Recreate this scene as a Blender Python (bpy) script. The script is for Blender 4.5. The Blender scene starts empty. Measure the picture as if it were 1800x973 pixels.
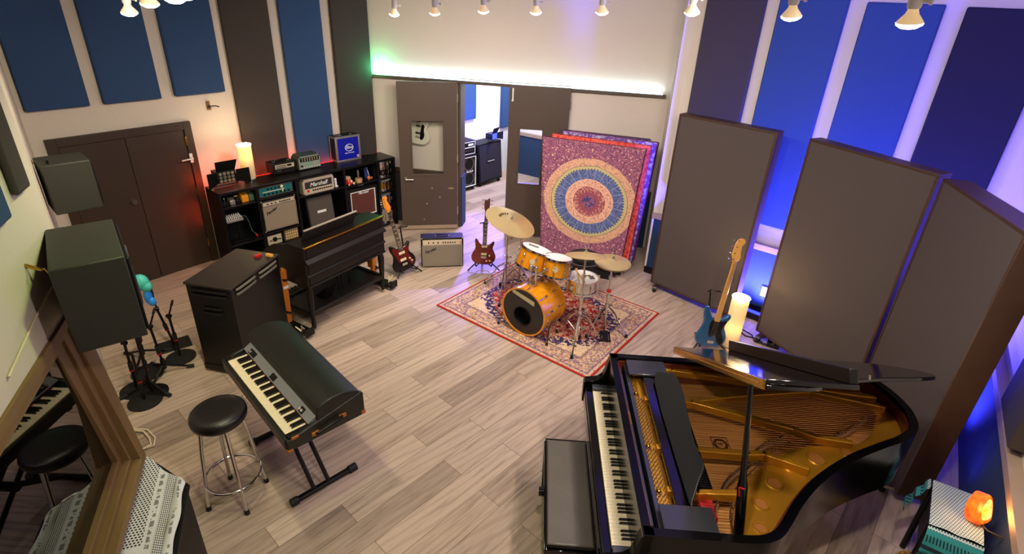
import bpy, bmesh, math, random
from mathutils import Vector, Matrix, Euler
random.seed(7)
PI = math.pi
sc = bpy.context.scene
COL = sc.collection
R = math.radians

# ---------------------------------------------------------------- colours and materials
def hx(h):
    h = h.lstrip('#')
    v = [int(h[i:i+2], 16)/255 for i in (0, 2, 4)]
    return tuple((c/12.92 if c <= .04045 else ((c+.055)/1.055)**2.4) for c in v) + (1,)

class N:
    """small helper round a node tree"""
    def __init__(s, name):
        s.m = bpy.data.materials.new(name); s.m.use_nodes = True
        s.t = s.m.node_tree; s.n = s.t.nodes; s.l = s.t.links
        s.b = s.n['Principled BSDF']; s.o = s.n['Material Output']
    def new(s, typ, **kw):
        n = s.n.new(typ)
        for k, v in kw.items():
            if k in n.inputs.keys(): n.inputs[k].default_value = v
            else: setattr(n, k, v)
        return n
    def link(s, a, b): s.l.new(a, b)
    def coords(s, kind='Object', scale=(1, 1, 1), rot=(0, 0, 0), loc=(0, 0, 0)):
        tc = s.n.new('ShaderNodeTexCoord'); mp = s.n.new('ShaderNodeMapping')
        mp.inputs['Scale'].default_value = scale; mp.inputs['Rotation'].default_value = rot; mp.inputs['Location'].default_value = loc
        s.link(tc.outputs[kind], mp.inputs['Vector']); return mp.outputs['Vector']
    def math(s, op, a, b=None, c=None, clamp=False):
        n = s.n.new('ShaderNodeMath'); n.operation = op; n.use_clamp = clamp
        for i, v in enumerate((a, b, c)):
            if v is None: continue
            if isinstance(v, (int, float)): n.inputs[i].default_value = v
            else: s.link(v, n.inputs[i])
        return n.outputs[0]
    def mix(s, f, a, b, blend='MIX'):
        n = s.n.new('ShaderNodeMix'); n.data_type = 'RGBA'; n.blend_type = blend
        for i, v in ((0, f), (6, a), (7, b)):
            if isinstance(v, (int, float)): n.inputs[i].default_value = v
            elif isinstance(v, tuple): n.inputs[i].default_value = v
            else: s.link(v, n.inputs[i])
        return n.outputs[2]
    def ramp(s, f, stops, interp='LINEAR'):
        n = s.n.new('ShaderNodeValToRGB'); n.color_ramp.interpolation = interp
        els = n.color_ramp.elements
        while len(els) < len(stops): els.new(.5)
        for e, (p, c) in zip(els, stops): e.position = p; e.color = c
        s.link(f, n.inputs[0]); return n.outputs[0]
    def noise(s, vec, scale=5, detail=3, rough=.5, out='Fac'):
        n = s.n.new('ShaderNodeTexNoise'); n.inputs['Scale'].default_value = scale
        n.inputs['Detail'].default_value = detail; n.inputs['Roughness'].default_value = rough
        if vec is not None: s.link(vec, n.inputs['Vector'])
        return n.outputs[out]
    def voro(s, vec, scale=5, feature='F1', out='Distance', rnd=1):
        n = s.n.new('ShaderNodeTexVoronoi'); n.feature = feature; n.inputs['Scale'].default_value = scale
        n.inputs['Randomness'].default_value = rnd
        s.link(vec, n.inputs['Vector']); return n.outputs[out]
    def sep(s, vec):
        n = s.n.new('ShaderNodeSeparateXYZ'); s.link(vec, n.inputs[0]); return n.outputs
    def bump(s, h, strength=.2, dist=.01):
        n = s.n.new('ShaderNodeBump'); n.inputs['Strength'].default_value = strength; n.inputs['Distance'].default_value = dist
        s.link(h, n.inputs['Height']); s.link(n.outputs[0], s.b.inputs['Normal'])
    def base(s, v):
        if isinstance(v, tuple): s.b.inputs['Base Color'].default_value = v
        else: s.link(v, s.b.inputs['Base Color'])

def mat(name, col, rough=.5, metal=0., coat=0., spec=None, emit=None, estr=0., var=0., vscale=8., bump=0., bscale=200., alpha=None, sheen=0.):
    k = N(name); b = k.b
    c = hx(col) if isinstance(col, str) else col
    b.inputs['Roughness'].default_value = rough; b.inputs['Metallic'].default_value = metal
    b.inputs['Coat Weight'].default_value = coat; b.inputs['Coat Roughness'].default_value = .08
    b.inputs['Sheen Weight'].default_value = sheen
    if spec is not None: b.inputs['Specular IOR Level'].default_value = spec
    v = k.coords('Object')
    nz = k.noise(v, vscale, 4)
    a = max(var, .05)
    k.base(k.mix(nz, tuple(x*(1-a) for x in c[:3])+(1,), tuple(min(1, x*(1+a)) for x in c[:3])+(1,)))
    if bump: k.bump(k.noise(v, bscale, 2), bump, .004)
    if emit is not None:
        b.inputs['Emission Color'].default_value = hx(emit) if isinstance(emit, str) else emit
        b.inputs['Emission Strength'].default_value = estr
    return k.m

M = {}
M['wall'] = mat('cream painted wall', '#d6cabd', .75, var=.03, vscale=1.5, bump=.05, bscale=90)
M['ceil'] = mat('ceiling paint', '#b9aea2', .9)
M['white'] = mat('white paint', '#e4e2de', .5)
M['brown'] = mat('brown painted door', '#4e3f34', .5, var=.07, vscale=3, bump=.03)
M['dbrown'] = mat('dark brown painted door', '#37291d', .5, var=.07, vscale=3, bump=.03)
M['framebrown'] = mat('brown window frame paint', '#7c6039', .5, var=.12, vscale=6)
M['black'] = mat('satin black paint', '#0a0909', .4, spec=.3)
M['gloss'] = mat('polished black lacquer', '#050505', .08, spec=.6)
M['rimgloss'] = mat('worn black rim lacquer', '#050505', .16, spec=.22)
M['tolex'] = mat('black vinyl covering', '#0f0e0d', .5, spec=.25, bump=.4, bscale=420)
M['shelfblack'] = mat('black laminate', '#0d0b0a', .34, spec=.3, var=.2, vscale=20)
M['rubber'] = mat('black rubber', '#0a0a0a', .7)
M['chrome'] = mat('chrome', '#d8d6d2', .12, 1.)
M['steel'] = mat('brushed steel', '#a9a39a', .3, 1.)
M['alu'] = mat('aluminium', '#b8b0a6', .38, .8)
M['gold'] = mat('gold bronze iron plate', '#c58a22', .34, .55, var=.15, vscale=6)
M['brass'] = mat('brass', '#c79a3d', .25, 1.)
M['cymbal'] = mat('bronze cymbal', '#e3c98d', .34, .75, var=.08, vscale=3)
M['ivory'] = mat('ivory key tops', '#e6d6b4', .3, var=.05, vscale=30)
M['ebony'] = mat('black key tops', '#100d0c', .3)
M['redfelt'] = mat('red felt', '#b3161b', .9)
M['panelgrey'] = mat('grey panel cloth', '#3b3431', .9, bump=.25, bscale=600, var=.08, vscale=300)
M['panelblue'] = mat('blue panel cloth', '#27446e', .9, bump=.25, bscale=600, var=.08, vscale=300)
M['panelnavy'] = mat('deep blue panel cloth', '#1f2c6e', .9, bump=.25, bscale=600, var=.08, vscale=300)
M['paneldark'] = mat('charcoal panel cloth', '#2e2733', .9, bump=.25, bscale=600, var=.08, vscale=300)
M['carpetblue'] = mat('blue wainscot carpet', '#1c3552', .95, bump=.5, bscale=150, var=.25, vscale=60)
M['carpetgrey'] = mat('dark wainscot carpet', '#38343a', .95, bump=.5, bscale=150, var=.25, vscale=60)
M['rail'] = mat('painted chair rail', '#a28c76', .5)
M['railbrown'] = mat('brown chair rail', '#4a382c', .5)
M['gobocloth'] = mat('grey gobo cloth', '#544b48', .95, spec=.1, bump=.35, bscale=500, var=.07, vscale=250)
M['orange'] = mat('orange painted wood', '#c7711e', .45, var=.12, vscale=14)
M['greyplast'] = mat('grey plastic', '#55524f', .5)
M['cabcloth'] = mat('grey speaker cloth', '#8b7a66', .9, bump=.6, bscale=260, var=.35, vscale=240)
M['cabdark'] = mat('dark speaker cloth', '#2b2522', .9, bump=.5, bscale=260, var=.2, vscale=240)
M['cabgrey'] = mat('grey woven grille', '#4d443d', .9, bump=.5, bscale=260, var=.2, vscale=240)
M['cabbrown'] = mat('oxblood grille cloth', '#5a2a20', .85, bump=.5, bscale=260, var=.2, vscale=240)
M['purplecloth'] = mat('purple speaker cloth', '#1b1626', .9, bump=.5, bscale=260)
M['teal'] = mat('teal amp panel', '#0f5f63', .4)
M['silvervinyl'] = mat('silver vinyl covering', '#a89a88', .5, bump=.2, bscale=300)
M['panelsilver'] = mat('brushed amp panel', '#cfc2a6', .35, .3)
M['whitehead'] = mat('white drum head', '#e8e4de', .5)
M['tape'] = mat('masking tape', '#b3a982', .8)
M['amber'] = None
M['pick_black'] = mat('black pickguard', '#0b0a0a', .25)
M['bluebass'] = mat('metallic blue bass finish', '#235a86', .22, .35, coat=.7)
M['maple'] = mat('maple neck', '#d9a04d', .35, var=.08, vscale=12, coat=.3)
M['rosewood'] = mat('rosewood fingerboard', '#33211a', .5, var=.2, vscale=40)
M['fret'] = mat('nickel fret and inlay', '#cfc3ae', .3, .6)
M['cream'] = mat('cream plastic', '#e3d3a5', .4)
M['casebl'] = mat('blue case panel', '#0b1aa0', .35)
M['leather'] = mat('black leather', '#15120f', .35, bump=.25, bscale=120, var=.2, vscale=6)
M['rhodesvinyl'] = mat('black piano vinyl', '#171812', .36, bump=.35, bscale=260, var=.15, vscale=5)
M['red'] = mat('red plastic', '#c01c18', .4)
M['turq'] = mat('turquoise plastic', '#3fb3a6', .5)
M['skyblue'] = mat('bright blue plastic', '#1f7fd6', .5)
M['cable'] = mat('white cable', '#d9c9ad', .5)
M['speakerbox'] = mat('black monitor cabinet', '#25241e', .55, bump=.25, bscale=350, var=.12, vscale=40)
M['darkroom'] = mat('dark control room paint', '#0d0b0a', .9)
M['copper'] = mat('copper corner', '#b9743a', .35, .8)
M['greyrail'] = mat('grey silver rail', '#8d8f95', .35, .4)

# ---------------------------------------------------------------- mesh builder
def sharp(bm, ang=R(38)):
    for f in bm.faces: f.smooth = True
    for e in bm.edges:
        if len(e.link_faces) == 2 and e.calc_face_angle(0) > ang: e.smooth = False

class MB:
    def __init__(s): s.bm = bmesh.new()
    def _x(s, vs, mtx):
        if mtx is not None: bmesh.ops.transform(s.bm, matrix=mtx, verts=vs)
    def box(s, x0, x1, y0, y1, z0, z1, mtx=None):
        vs = [s.bm.verts.new(p) for p in ((x0,y0,z0),(x1,y0,z0),(x1,y1,z0),(x0,y1,z0),(x0,y0,z1),(x1,y0,z1),(x1,y1,z1),(x0,y1,z1))]
        for f in ((3,2,1,0),(4,5,6,7),(0,1,5,4),(1,2,6,5),(2,3,7,6),(3,0,4,7)): s.bm.faces.new([vs[i] for i in f])
        s._x(vs, mtx); return s
    def hexa(s, pts):
        vs = [s.bm.verts.new(p) for p in pts]
        for f in ((3,2,1,0),(4,5,6,7),(0,1,5,4),(1,2,6,5),(2,3,7,6),(3,0,4,7)): s.bm.faces.new([vs[i] for i in f])
        return s
    def cyl(s, p0, p1, r, r2=None, seg=16, caps=True):
        p0 = Vector(p0); p1 = Vector(p1); d = p1-p0
        q = d.to_track_quat('Z', 'Y').to_matrix().to_4x4()
        mt = Matrix.Translation((p0+p1)/2) @ q
        bmesh.ops.create_cone(s.bm, cap_ends=caps, segments=seg, radius1=r, radius2=r if r2 is None else r2, depth=d.length, matrix=mt)
        return s
    def tube(s, pts, r, seg=8, closed=False, rr=None):
        pts = [Vector(p) for p in pts]; n = len(pts); rings = []
        up = None
        for i, p in enumerate(pts):
            if closed: d = pts[(i+1) % n]-pts[i-1]
            else: d = pts[min(i+1, n-1)]-pts[max(i-1, 0)]
            d.normalize()
            if up is None:
                a = Vector((0, 0, 1)) if abs(d.z) < .9 else Vector((1, 0, 0))
                up = (a-d*a.dot(d)).normalized()
            else: up = (up-d*up.dot(d)).normalized()
            sd = d.cross(up); rad = r if rr is None else rr[i]
            rings.append([s.bm.verts.new(p+(up*math.cos(t)+sd*math.sin(t))*rad) for t in (2*PI*k/seg for k in range(seg))])
        m = n if closed else n-1
        for i in range(m):
            a, b = rings[i], rings[(i+1) % n]
            for k in range(seg): s.bm.faces.new((a[k], a[(k+1) % seg], b[(k+1) % seg], b[k]))
        if not closed:
            s.bm.faces.new(list(reversed(rings[0]))); s.bm.faces.new(rings[-1])
        return s
    def prism(s, pts, z0, z1, mtx=None):
        lo = [s.bm.verts.new((x, y, z0)) for x, y in pts]; hi = [s.bm.verts.new((x, y, z1)) for x, y in pts]
        n = len(pts)
        s.bm.faces.new(list(reversed(lo))); s.bm.faces.new(hi)
        for i in range(n): s.bm.faces.new((lo[i], lo[(i+1) % n], hi[(i+1) % n], hi[i]))
        s._x(lo+hi, mtx); return s
    def wallring(s, outer, inner, z0, z1, mtx=None):
        """closed ring between two outlines with the same count"""
        n = len(outer)
        A = [s.bm.verts.new((x, y, z0)) for x, y in outer]; B = [s.bm.verts.new((x, y, z1)) for x, y in outer]
        C = [s.bm.verts.new((x, y, z0)) for x, y in inner]; D = [s.bm.verts.new((x, y, z1)) for x, y in inner]
        for i in range(n):
            j = (i+1) % n
            for q in ((A[i], A[j], B[j], B[i]), (B[i], B[j], D[j], D[i]), (D[i], D[j], C[j], C[i]), (C[i], C[j], A[j], A[i])): s.bm.faces.new(q)
        s._x(A+B+C+D, mtx); return s
    def lathe(s, prof, seg=24, mtx=None):
        rings = []; allv = []
        for r, z in prof:
            if r < 1e-5: ring = [s.bm.verts.new((0, 0, z))]
            else: ring = [s.bm.verts.new((r*math.cos(2*PI*k/seg), r*math.sin(2*PI*k/seg), z)) for k in range(seg)]
            rings.append(ring); allv += ring
        for a, b in zip(rings, rings[1:]):
            for k in range(seg):
                j = (k+1) % seg
                if len(a) == 1 and len(b) == 1: continue
                if len(a) == 1: s.bm.faces.new((a[0], b[j], b[k]))
                elif len(b) == 1: s.bm.faces.new((a[k], a[j], b[0]))
                else: s.bm.faces.new((a[k], a[j], b[j], b[k]))
        s._x(allv, mtx); return s
    def sph(s, c, r, sx=1, sy=1, sz=1, seg=16, mtx=None):
        m = Matrix.Translation(c) @ Matrix.Diagonal((sx, sy, sz, 1))
        if mtx is not None: m = mtx @ m
        bmesh.ops.create_uvsphere(s.bm, u_segments=seg, v_segments=max(6, seg//2), radius=r, matrix=m); return s
    def grid(s, fn, nu, nv):
        g = [[s.bm.verts.new(fn(i/nu, j/nv)) for j in range(nv+1)] for i in range(nu+1)]
        for i in range(nu):
            for j in range(nv): s.bm.faces.new((g[i][j], g[i+1][j], g[i+1][j+1], g[i][j+1]))
        return s
    def each(s, name, m, parent=None, bevel=0):
        """every loose island becomes an object of its own"""
        bm = s.bm; seen = set(); out = []
        bm.verts.ensure_lookup_table(); bm.verts.index_update()
        for v in bm.verts:
            if v in seen: continue
            st = [v]; comp = []; seen.add(v)
            while st:
                a = st.pop(); comp.append(a)
                for e in a.link_edges:
                    o = e.other_vert(a)
                    if o not in seen: seen.add(o); st.append(o)
            k = MB(); mp = {a: k.bm.verts.new(a.co) for a in comp}
            for f in {f for a in comp for f in a.link_faces}: k.bm.faces.new([mp[a] for a in f.verts])
            out.append(k.build(name, m, parent, bevel=bevel))
        bm.free(); return out
    def build(s, name, m, parent=None, bevel=0, solid=0, sub=0, uv=False, flat=False):
        bmesh.ops.recalc_face_normals(s.bm, faces=s.bm.faces[:])
        if not flat: sharp(s.bm)
        me = bpy.data.meshes.new(name); s.bm.to_mesh(me); s.bm.free()
        o = bpy.data.objects.new(name, me); COL.objects.link(o)
        me.materials.append(m)
        if parent is not None: o.parent = parent
        if solid:
            k = o.modifiers.new('Solidify', 'SOLIDIFY'); k.thickness = solid; k.offset = 0
        if bevel:
            k = o.modifiers.new('Bevel', 'BEVEL'); k.width = bevel; k.segments = 2; k.limit_method = 'ANGLE'; k.angle_limit = R(40)
        if sub:
            k = o.modifiers.new('Subsurf', 'SUBSURF'); k.levels = k.render_levels = sub
        return o

def tag(o, label=None, cat=None, group=None, kind=None):
    if label: o['label'] = label
    if cat: o['category'] = cat
    if group: o['group'] = group
    if kind: o['kind'] = kind
    return o
def thing(name, label, cat, loc=(0, 0, 0), rz=0., group=None):
    o = bpy.data.objects.new(name, None); COL.objects.link(o); o.empty_display_size = .05
    o.location = loc; o.rotation_euler = (0, 0, rz)
    return tag(o, label, cat, group)
def struct(o): o['kind'] = 'structure'; return o
def dup(root, loc=None, rz=None, label=None, group=None):
    def cp(o, par):
        c = o.copy(); COL.objects.link(c); c.parent = par
        for ch in [x for x in bpy.data.objects if x.parent == o]: cp(ch, c)
        return c
    r = cp(root, root.parent)
    if loc is not None: r.location = loc
    if rz is not None: r.rotation_euler = (0, 0, rz)
    if label: r['label'] = label
    if group: r['group'] = group
    return r
def box(name, m, parent, x0, x1, y0, y1, z0, z1, bevel=0., mtx=None):
    return MB().box(x0, x1, y0, y1, z0, z1, mtx).build(name, m, parent, bevel=bevel)
def T(x, y, z): return Matrix.Translation((x, y, z))
def RX(a): return Matrix.Rotation(a, 4, 'X')
def RY(a): return Matrix.Rotation(a, 4, 'Y')
def RZ(a): return Matrix.Rotation(a, 4, 'Z')
def text(name, body, size, m, parent, mtx, depth=.002, shear=0., sx=1.):
    cu = bpy.data.curves.new(name, 'FONT'); cu.body = body; cu.size = size; cu.extrude = depth; cu.align_x = 'CENTER'; cu.align_y = 'CENTER'; cu.shear = shear
    cu.resolution_u = 3
    t = bpy.data.objects.new(name, cu); COL.objects.link(t)
    dg = bpy.context.evaluated_depsgraph_get(); me = bpy.data.meshes.new_from_object(t.evaluated_get(dg))
    COL.objects.unlink(t); bpy.data.objects.remove(t)
    me.transform(mtx @ Matrix.Diagonal((sx, 1, 1, 1))); me.materials.clear(); me.materials.append(m)
    o = bpy.data.objects.new(name, me); COL.objects.link(o); o.parent = parent
    return o
FRONT = RX(PI/2)        # text lying in XY turned to face -Y
def smooth(pts, n=6, closed=True):
    """Catmull-Rom through points"""
    out = []; k = len(pts)
    for i in range(k if closed else k-1):
        g = lambda j: pts[j % k] if closed else pts[max(0, min(k-1, j))]
        p0, p1, p2, p3 = g(i-1), g(i), g(i+1), g(i+2)
        for q in range(n):
            t = q/n
            out.append(tuple(.5*((2*b)+(-a+c)*t+(2*a-5*b+4*c-d)*t*t+(-a+3*b-3*c+d)*t**3) for a, b, c, d in zip(p0, p1, p2, p3)))
    if not closed: out.append(tuple(pts[-1]))
    return out
def light(name, typ, loc, power, col, size=.1, rot=None, spot=None, blend=.5, sy=None):
    d = bpy.data.lights.new(name, typ); d.energy = power; d.color = col
    if typ == 'AREA':
        d.size = size
        if sy: d.shape = 'RECTANGLE'; d.size_y = sy
    else: d.shadow_soft_size = size
    if spot: d.spot_size = spot; d.spot_blend = blend
    o = bpy.data.objects.new(name, d); COL.objects.link(o); o.location = loc
    if rot is not None: o.rotation_euler = rot
    return o
def aim(o, target):
    o.rotation_euler = (Vector(target)-o.location).to_track_quat('-Z', 'Y').to_euler(); return o
# ---------------------------------------------------------------- camera
cam_d = bpy.data.cameras.new('camera'); cam = bpy.data.objects.new('camera', cam_d); COL.objects.link(cam)
cam_d.sensor_fit = 'HORIZONTAL'; cam_d.sensor_width = 36; cam_d.lens = 36*946.3/1800; cam_d.shift_y = -33.2/1800; cam_d.clip_start = .05
pitch, roll = .45175, -.04679
cp, sp, cr, sr = math.cos(pitch), math.sin(pitch), math.cos(roll), math.sin(roll)
r0 = Vector((1, 0, 0)); d0 = Vector((0, -sp, -cp)); f0 = Vector((0, cp, -sp))
rgt = r0*cr+d0*sr; dwn = -r0*sr+d0*cr
cm = Matrix((rgt, -dwn, -f0)).transposed().to_4x4(); cm.translation = (0, 0, 3.25)
cam.matrix_world = cm
sc.camera = cam

# ---------------------------------------------------------------- floor
def floor_mat():
    k = N('grey oak plank floor')
    v = k.coords('Object', rot=(0, 0, R(-48.45)))
    br = k.new('ShaderNodeTexBrick'); k.link(v, br.inputs['Vector'])
    br.offset = .37; br.offset_frequency = 2; br.squash = 1
    for n, x in (('Scale', 1), ('Mortar Size', .0014), ('Mortar Smooth', .1), ('Bias', 0), ('Brick Width', 1.22), ('Row Height', .2)): br.inputs[n].default_value = x
    br.inputs['Color1'].default_value = (.0, .0, .0, 1); br.inputs['Color2'].default_value = (1, 1, 1, 1); br.inputs['Mortar'].default_value = (.5, .5, .5, 1)
    # long grain that runs with the planks, shifted from plank to plank
    sh = k.new('ShaderNodeVectorMath'); sh.operation = 'ADD'
    cb = k.new('ShaderNodeCombineXYZ'); sx = k.sep(v); k.link(k.math('MULTIPLY', br.outputs['Color'], 37.), cb.inputs[2]); k.link(k.math('MULTIPLY', br.outputs['Color'], 11.), cb.inputs[0])
    k.link(v, sh.inputs[0]); k.link(cb.outputs[0], sh.inputs[1])
    mp = k.new('ShaderNodeMapping'); mp.inputs['Scale'].default_value = (1.1, 14, 1); k.link(sh.outputs[0], mp.inputs[0])
    g1 = k.noise(mp.outputs[0], 2.2, 6, .62)
    mp2 = k.new('ShaderNodeMapping'); mp2.inputs['Scale'].default_value = (.7, 5, 1); k.link(sh.outputs[0], mp2.inputs[0])
    wv = k.new('ShaderNodeTexWave'); wv.wave_type = 'RINGS'; wv.rings_direction = 'Z'
    for n, x in (('Scale', 1.1), ('Distortion', 9), ('Detail', 3), ('Detail Scale', .8)): wv.inputs[n].default_value = x
    k.link(mp2.outputs[0], wv.inputs[0])
    c = k.ramp(br.outputs['Color'], [(0, hx('#816f64')), (.3, hx('#b39c89')), (.7, hx('#c9b19e')), (1, hx('#968373'))])
    c = k.mix(k.math('MULTIPLY', k.ramp(g1, [(.35, (0, 0, 0, 1)), (.7, (1, 1, 1, 1))]), .5), c, hx('#d2b9a4'))
    c = k.mix(k.math('MULTIPLY', k.ramp(g1, [(.3, (1, 1, 1, 1)), (.46, (0, 0, 0, 1))]), .55), c, hx('#806b5c'))
    c = k.mix(k.math('MULTIPLY', k.ramp(wv.outputs['Fac'], [(.55, (0, 0, 0, 1)), (1, (1, 1, 1, 1))]), .28), c, hx('#86705c'))
    c = k.mix(br.outputs['Fac'], c, hx('#4a3a30'))
    k.base(c); k.b.inputs['Roughness'].default_value = .42; k.b.inputs['Specular IOR Level'].default_value = .35
    k.bump(k.math('SUBTRACT', k.math('MULTIPLY', g1, .4), k.math('MULTIPLY', br.outputs['Fac'], 1.)), .25, .004)
    return k.m
fl = MB().box(-6.5, 6.5, -1.6, 13, -.1, 0).build('floor', floor_mat()); struct(fl)
# the plank seams are phased by moving the mesh origin
a48 = R(48.45); off = Vector((-math.sin(a48), math.cos(a48), 0))*.17
fl.data.transform(Matrix.Translation(-off)); fl.location = off

def frame(p, deg): return T(p[0], p[1], 0) @ RZ(R(deg))
def plan(name, p, q, z0, z1, t=.12, m=None, holes=(), y0=0.):
    """wall from p to q, outward to its left; holes = (x0,x1,z0,z1)"""
    d = Vector((q[0]-p[0], q[1]-p[1])); L = d.length; ang = math.degrees(math.atan2(d.y, d.x))
    b = MB(); x = 0.
    for (a, c, h0, h1) in holes:
        b.box(x, a, y0, t, z0, z1)
        if h0 > z0: b.box(a, c, y0, t, z0, h0)
        b.box(a, c, y0, t, h1, z1); x = c
    b.box(x, L, y0, t, z0, z1)
    o = b.build(name, m or M['wall']); o.matrix_world = frame(p, ang); return struct(o)
ZC = 3.75
E_ = (-2.154, 2.254); C1 = (-4.73, 5.09); LWk = (-3.527, 6.747); C2 = (-2.075, 7.95); C2w = (-2.144, 7.962); C3 = (1.95, 7.27); RW0 = (1.774, 6.473)
C4 = (4.44, 4.267); R1 = (.781, -.843); W0 = (-.86, -.8)
plan('wall_left_near', E_, C1, 0, ZC)
plan('wall_left', C1, LWk, 0, ZC)
plan('wall_left_far', LWk, C2w, 0, ZC, y0=.03)
plan('wall_back', C2w, C3, 0, ZC, t=.2, holes=((1.305, 2.86, 0, 2.2),))
plan('wall_back_return', C3, RW0, 0, ZC)
plan('wall_right', RW0, C4, 0, ZC, y0=.04)
plan('wall_right_near', C4, R1, 0, ZC)
plan('wall_rear', R1, W0, 0, ZC)
struct(MB().box(-6.5, 6.5, -1.6, 13, ZC, ZC+.1).build('ceiling', M['ceil']))

# control room wall: local x runs towards the camera, +y into the room
G = frame((-2.092, 2.107), -67)
b = MB(); x1 = 3.2
b.box(-.16, x1, -.15, .02, 0, .87); b.box(-.16, x1, -.15, .02, 1.80, ZC); b.box(-.16, -.02, -.15, .02, .87, 1.80); b.box(2.85, x1, -.15, .02, .87, 1.80)
w = b.build('wall_control', M['wall']); w.matrix_world = G; struct(w)
win = thing('window_1', None, None); win.matrix_world = G; struct(win)
def rect(t0b, t0t, t1, z0, z1): return [(t0b, z0), (t1, z0), (t1, z1), (t0t, z1)]
XZ = Matrix(((1, 0, 0, 0), (0, 0, -1, 0), (0, 1, 0, 0), (0, 0, 0, 1)))   # (x,y,h) -> (x,-h,y)
def ring(outer, inner, y0, y1): return MB().wallring(outer, inner, -y0, -y1, XZ)
o1 = rect(-.075, -.075, 2.95, .82, 1.835); o2 = rect(.0, .06, 2.86, .87, 1.79); o3 = rect(.03, .12, 2.83, .905, 1.76); o4 = rect(.07, .2, 2.79, .945, 1.725)
def ring(outer, inner, y0, y1):      # casing that stands proud at the sill and runs nearly flush at the head
    b = MB().wallring(outer, inner, -y0, -y1, XZ)
    for v in b.bm.verts:
        if v.co.y > 0: v.co.y *= 1-.68*max(0, min(1, (v.co.z-.95)/.85))
    return b
ring(o1, o2, -.02, .11).build('frame', M['framebrown'], win, bevel=.004)
ring(o2, o3, -.02, .07).build('stop', M['framebrown'], win, bevel=.003)
ring(o3, o4, -.02, .035).build('glazing_bead', M['framebrown'], win, bevel=.003)
def glass_mat(name, tint, refl):
    k = N(name); k.n.remove(k.b)
    fr = k.new('ShaderNodeLayerWeight'); fr.inputs['Blend'].default_value = refl
    gl = k.new('ShaderNodeBsdfGlossy'); gl.inputs['Roughness'].default_value = .015; gl.inputs['Color'].default_value = (.9, .9, .9, 1)
    tr = k.new('ShaderNodeBsdfTransparent'); tr.inputs['Color'].default_value = tint
    mx = k.new('ShaderNodeMixShader'); k.link(fr.outputs['Fresnel'], mx.inputs[0]); k.link(tr.outputs[0], mx.inputs[1]); k.link(gl.outputs[0], mx.inputs[2])
    k.link(mx.outputs[0], k.o.inputs['Surface']); return k.m
M['glass'] = glass_mat('dark window glass', (.25, .24, .23, 1), .45)
M['clearglass'] = glass_mat('clear door glass', (.93, .94, .93, 1), .12)
MB().prism(rect(.07, .2, 2.79, .945, 1.725), -.004, .004, XZ).build('pane', M['glass'], win)
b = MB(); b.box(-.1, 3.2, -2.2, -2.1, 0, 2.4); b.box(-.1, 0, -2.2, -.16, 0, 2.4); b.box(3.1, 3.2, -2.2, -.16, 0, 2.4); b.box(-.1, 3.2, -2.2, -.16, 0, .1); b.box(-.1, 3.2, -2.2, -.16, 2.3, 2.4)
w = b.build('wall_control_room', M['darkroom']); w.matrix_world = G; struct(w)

# wainscot, rails, ledge
F_R = frame(RW0, -39.6); LR = (Vector(C4)-Vector(RW0)).length
def loc(o, mtx): o.matrix_world = mtx; return o
struct(loc(box('trim_wainscot_right', M['carpetblue'], None, .0, LR, .01, .05, .09, .78), F_R))
struct(loc(box('trim_rail_right', M['rail'], None, .0, LR, -.02, .05, .78, .85, bevel=.004), F_R))
struct(loc(box('baseboard_right', M['black'], None, .0, LR, .0, .05, .0, .09), F_R))
F_N = frame(C4, math.degrees(math.atan2(R1[1]-C4[1], R1[0]-C4[0]))); LN = (Vector(R1)-Vector(C4)).length
struct(loc(box('trim_wainscot_near', M['carpetblue'], None, .05, LN, -.03, .01, .0, .78), F_N))
struct(loc(box('trim_rail_near', M['rail'], None, .05, LN, -.075, .01, .78, .85, bevel=.004), F_N))
F_B = frame(C2, -9.6)
struct(loc(box('trim_wainscot_back', M['carpetgrey'], None, .0, 1.2, -.03, .01, .0, .80), F_B))
struct(loc(box('trim_rail_back', M['railbrown'], None, .0, 1.2, -.045, .01, .80, .86, bevel=.004), F_B))
struct(loc(box('trim_wainscot_entry', M['carpetblue'], None, 2.86, 4.05, -.03, .01, .0, .80), F_B))
struct(loc(box('trim_rail_entry', M['railbrown'], None, 2.86, 4.05, -.045, .01, .80, .86, bevel=.004), F_B))
F_C = frame(RW0, math.degrees(math.atan2(RW0[1]-C3[1], RW0[0]-C3[0])))
struct(loc(box('trim_ledge', M['brown'], None, .0, 4.03, -.07, .0, 2.145, 2.185, bevel=.003), F_B))
# door casing of the open double doorway (mounted in the opening)
b = MB(); b.box(1.235, 1.275, -.02, .22, 0, 2.2); b.box(2.75, 2.79, -.02, .22, 0, 2.2); b.box(1.235, 2.79, -.02, .22, 2.16, 2.2)
struct(loc(b.build('trim_door_casing', M['brown'], bevel=.003), F_B))
struct(loc(box('trim_reveal', M['carpetblue'], None, 1.276, 1.29, .0, .22, 0.0, .8), F_B))

# ---------------------------------------------------------------- doors
F_L = frame((-3.88, 6.262), 54)
d1 = thing('door_1', None, None); d1.matrix_world = F_L; struct(d1)
XZd = Matrix(((1, 0, 0, 0), (0, 0, 1, 0), (0, 1, 0, 0), (0, 0, 0, 1)))
b = MB(); b.box(-1.34, -1.255, -.045, .01, 0, 1.785); b.box(-.05, .035, -.045, .01, 0, 1.785); b.box(-1.255, -.05, -.045, .01, 1.70, 1.785)
b.build('frame', M['dbrown'], d1, bevel=.004)
lf = box('leaf', M['dbrown'], d1, -1.25, -.662, -.03, .01, .012, 1.695, bevel=.003)
k = MB().cyl((-.735, -.032, .99), (-.735, -.06, .99), .03, seg=20).cyl((-.735, -.06, .985), (-.735, -.075, .985), .026, .018, seg=20).build('keypad_lock', M['steel'], lf)
lf2 = box('leaf', M['dbrown'], d1, -.656, -.055, -.03, .01, .012, 1.695, bevel=.003)
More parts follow.
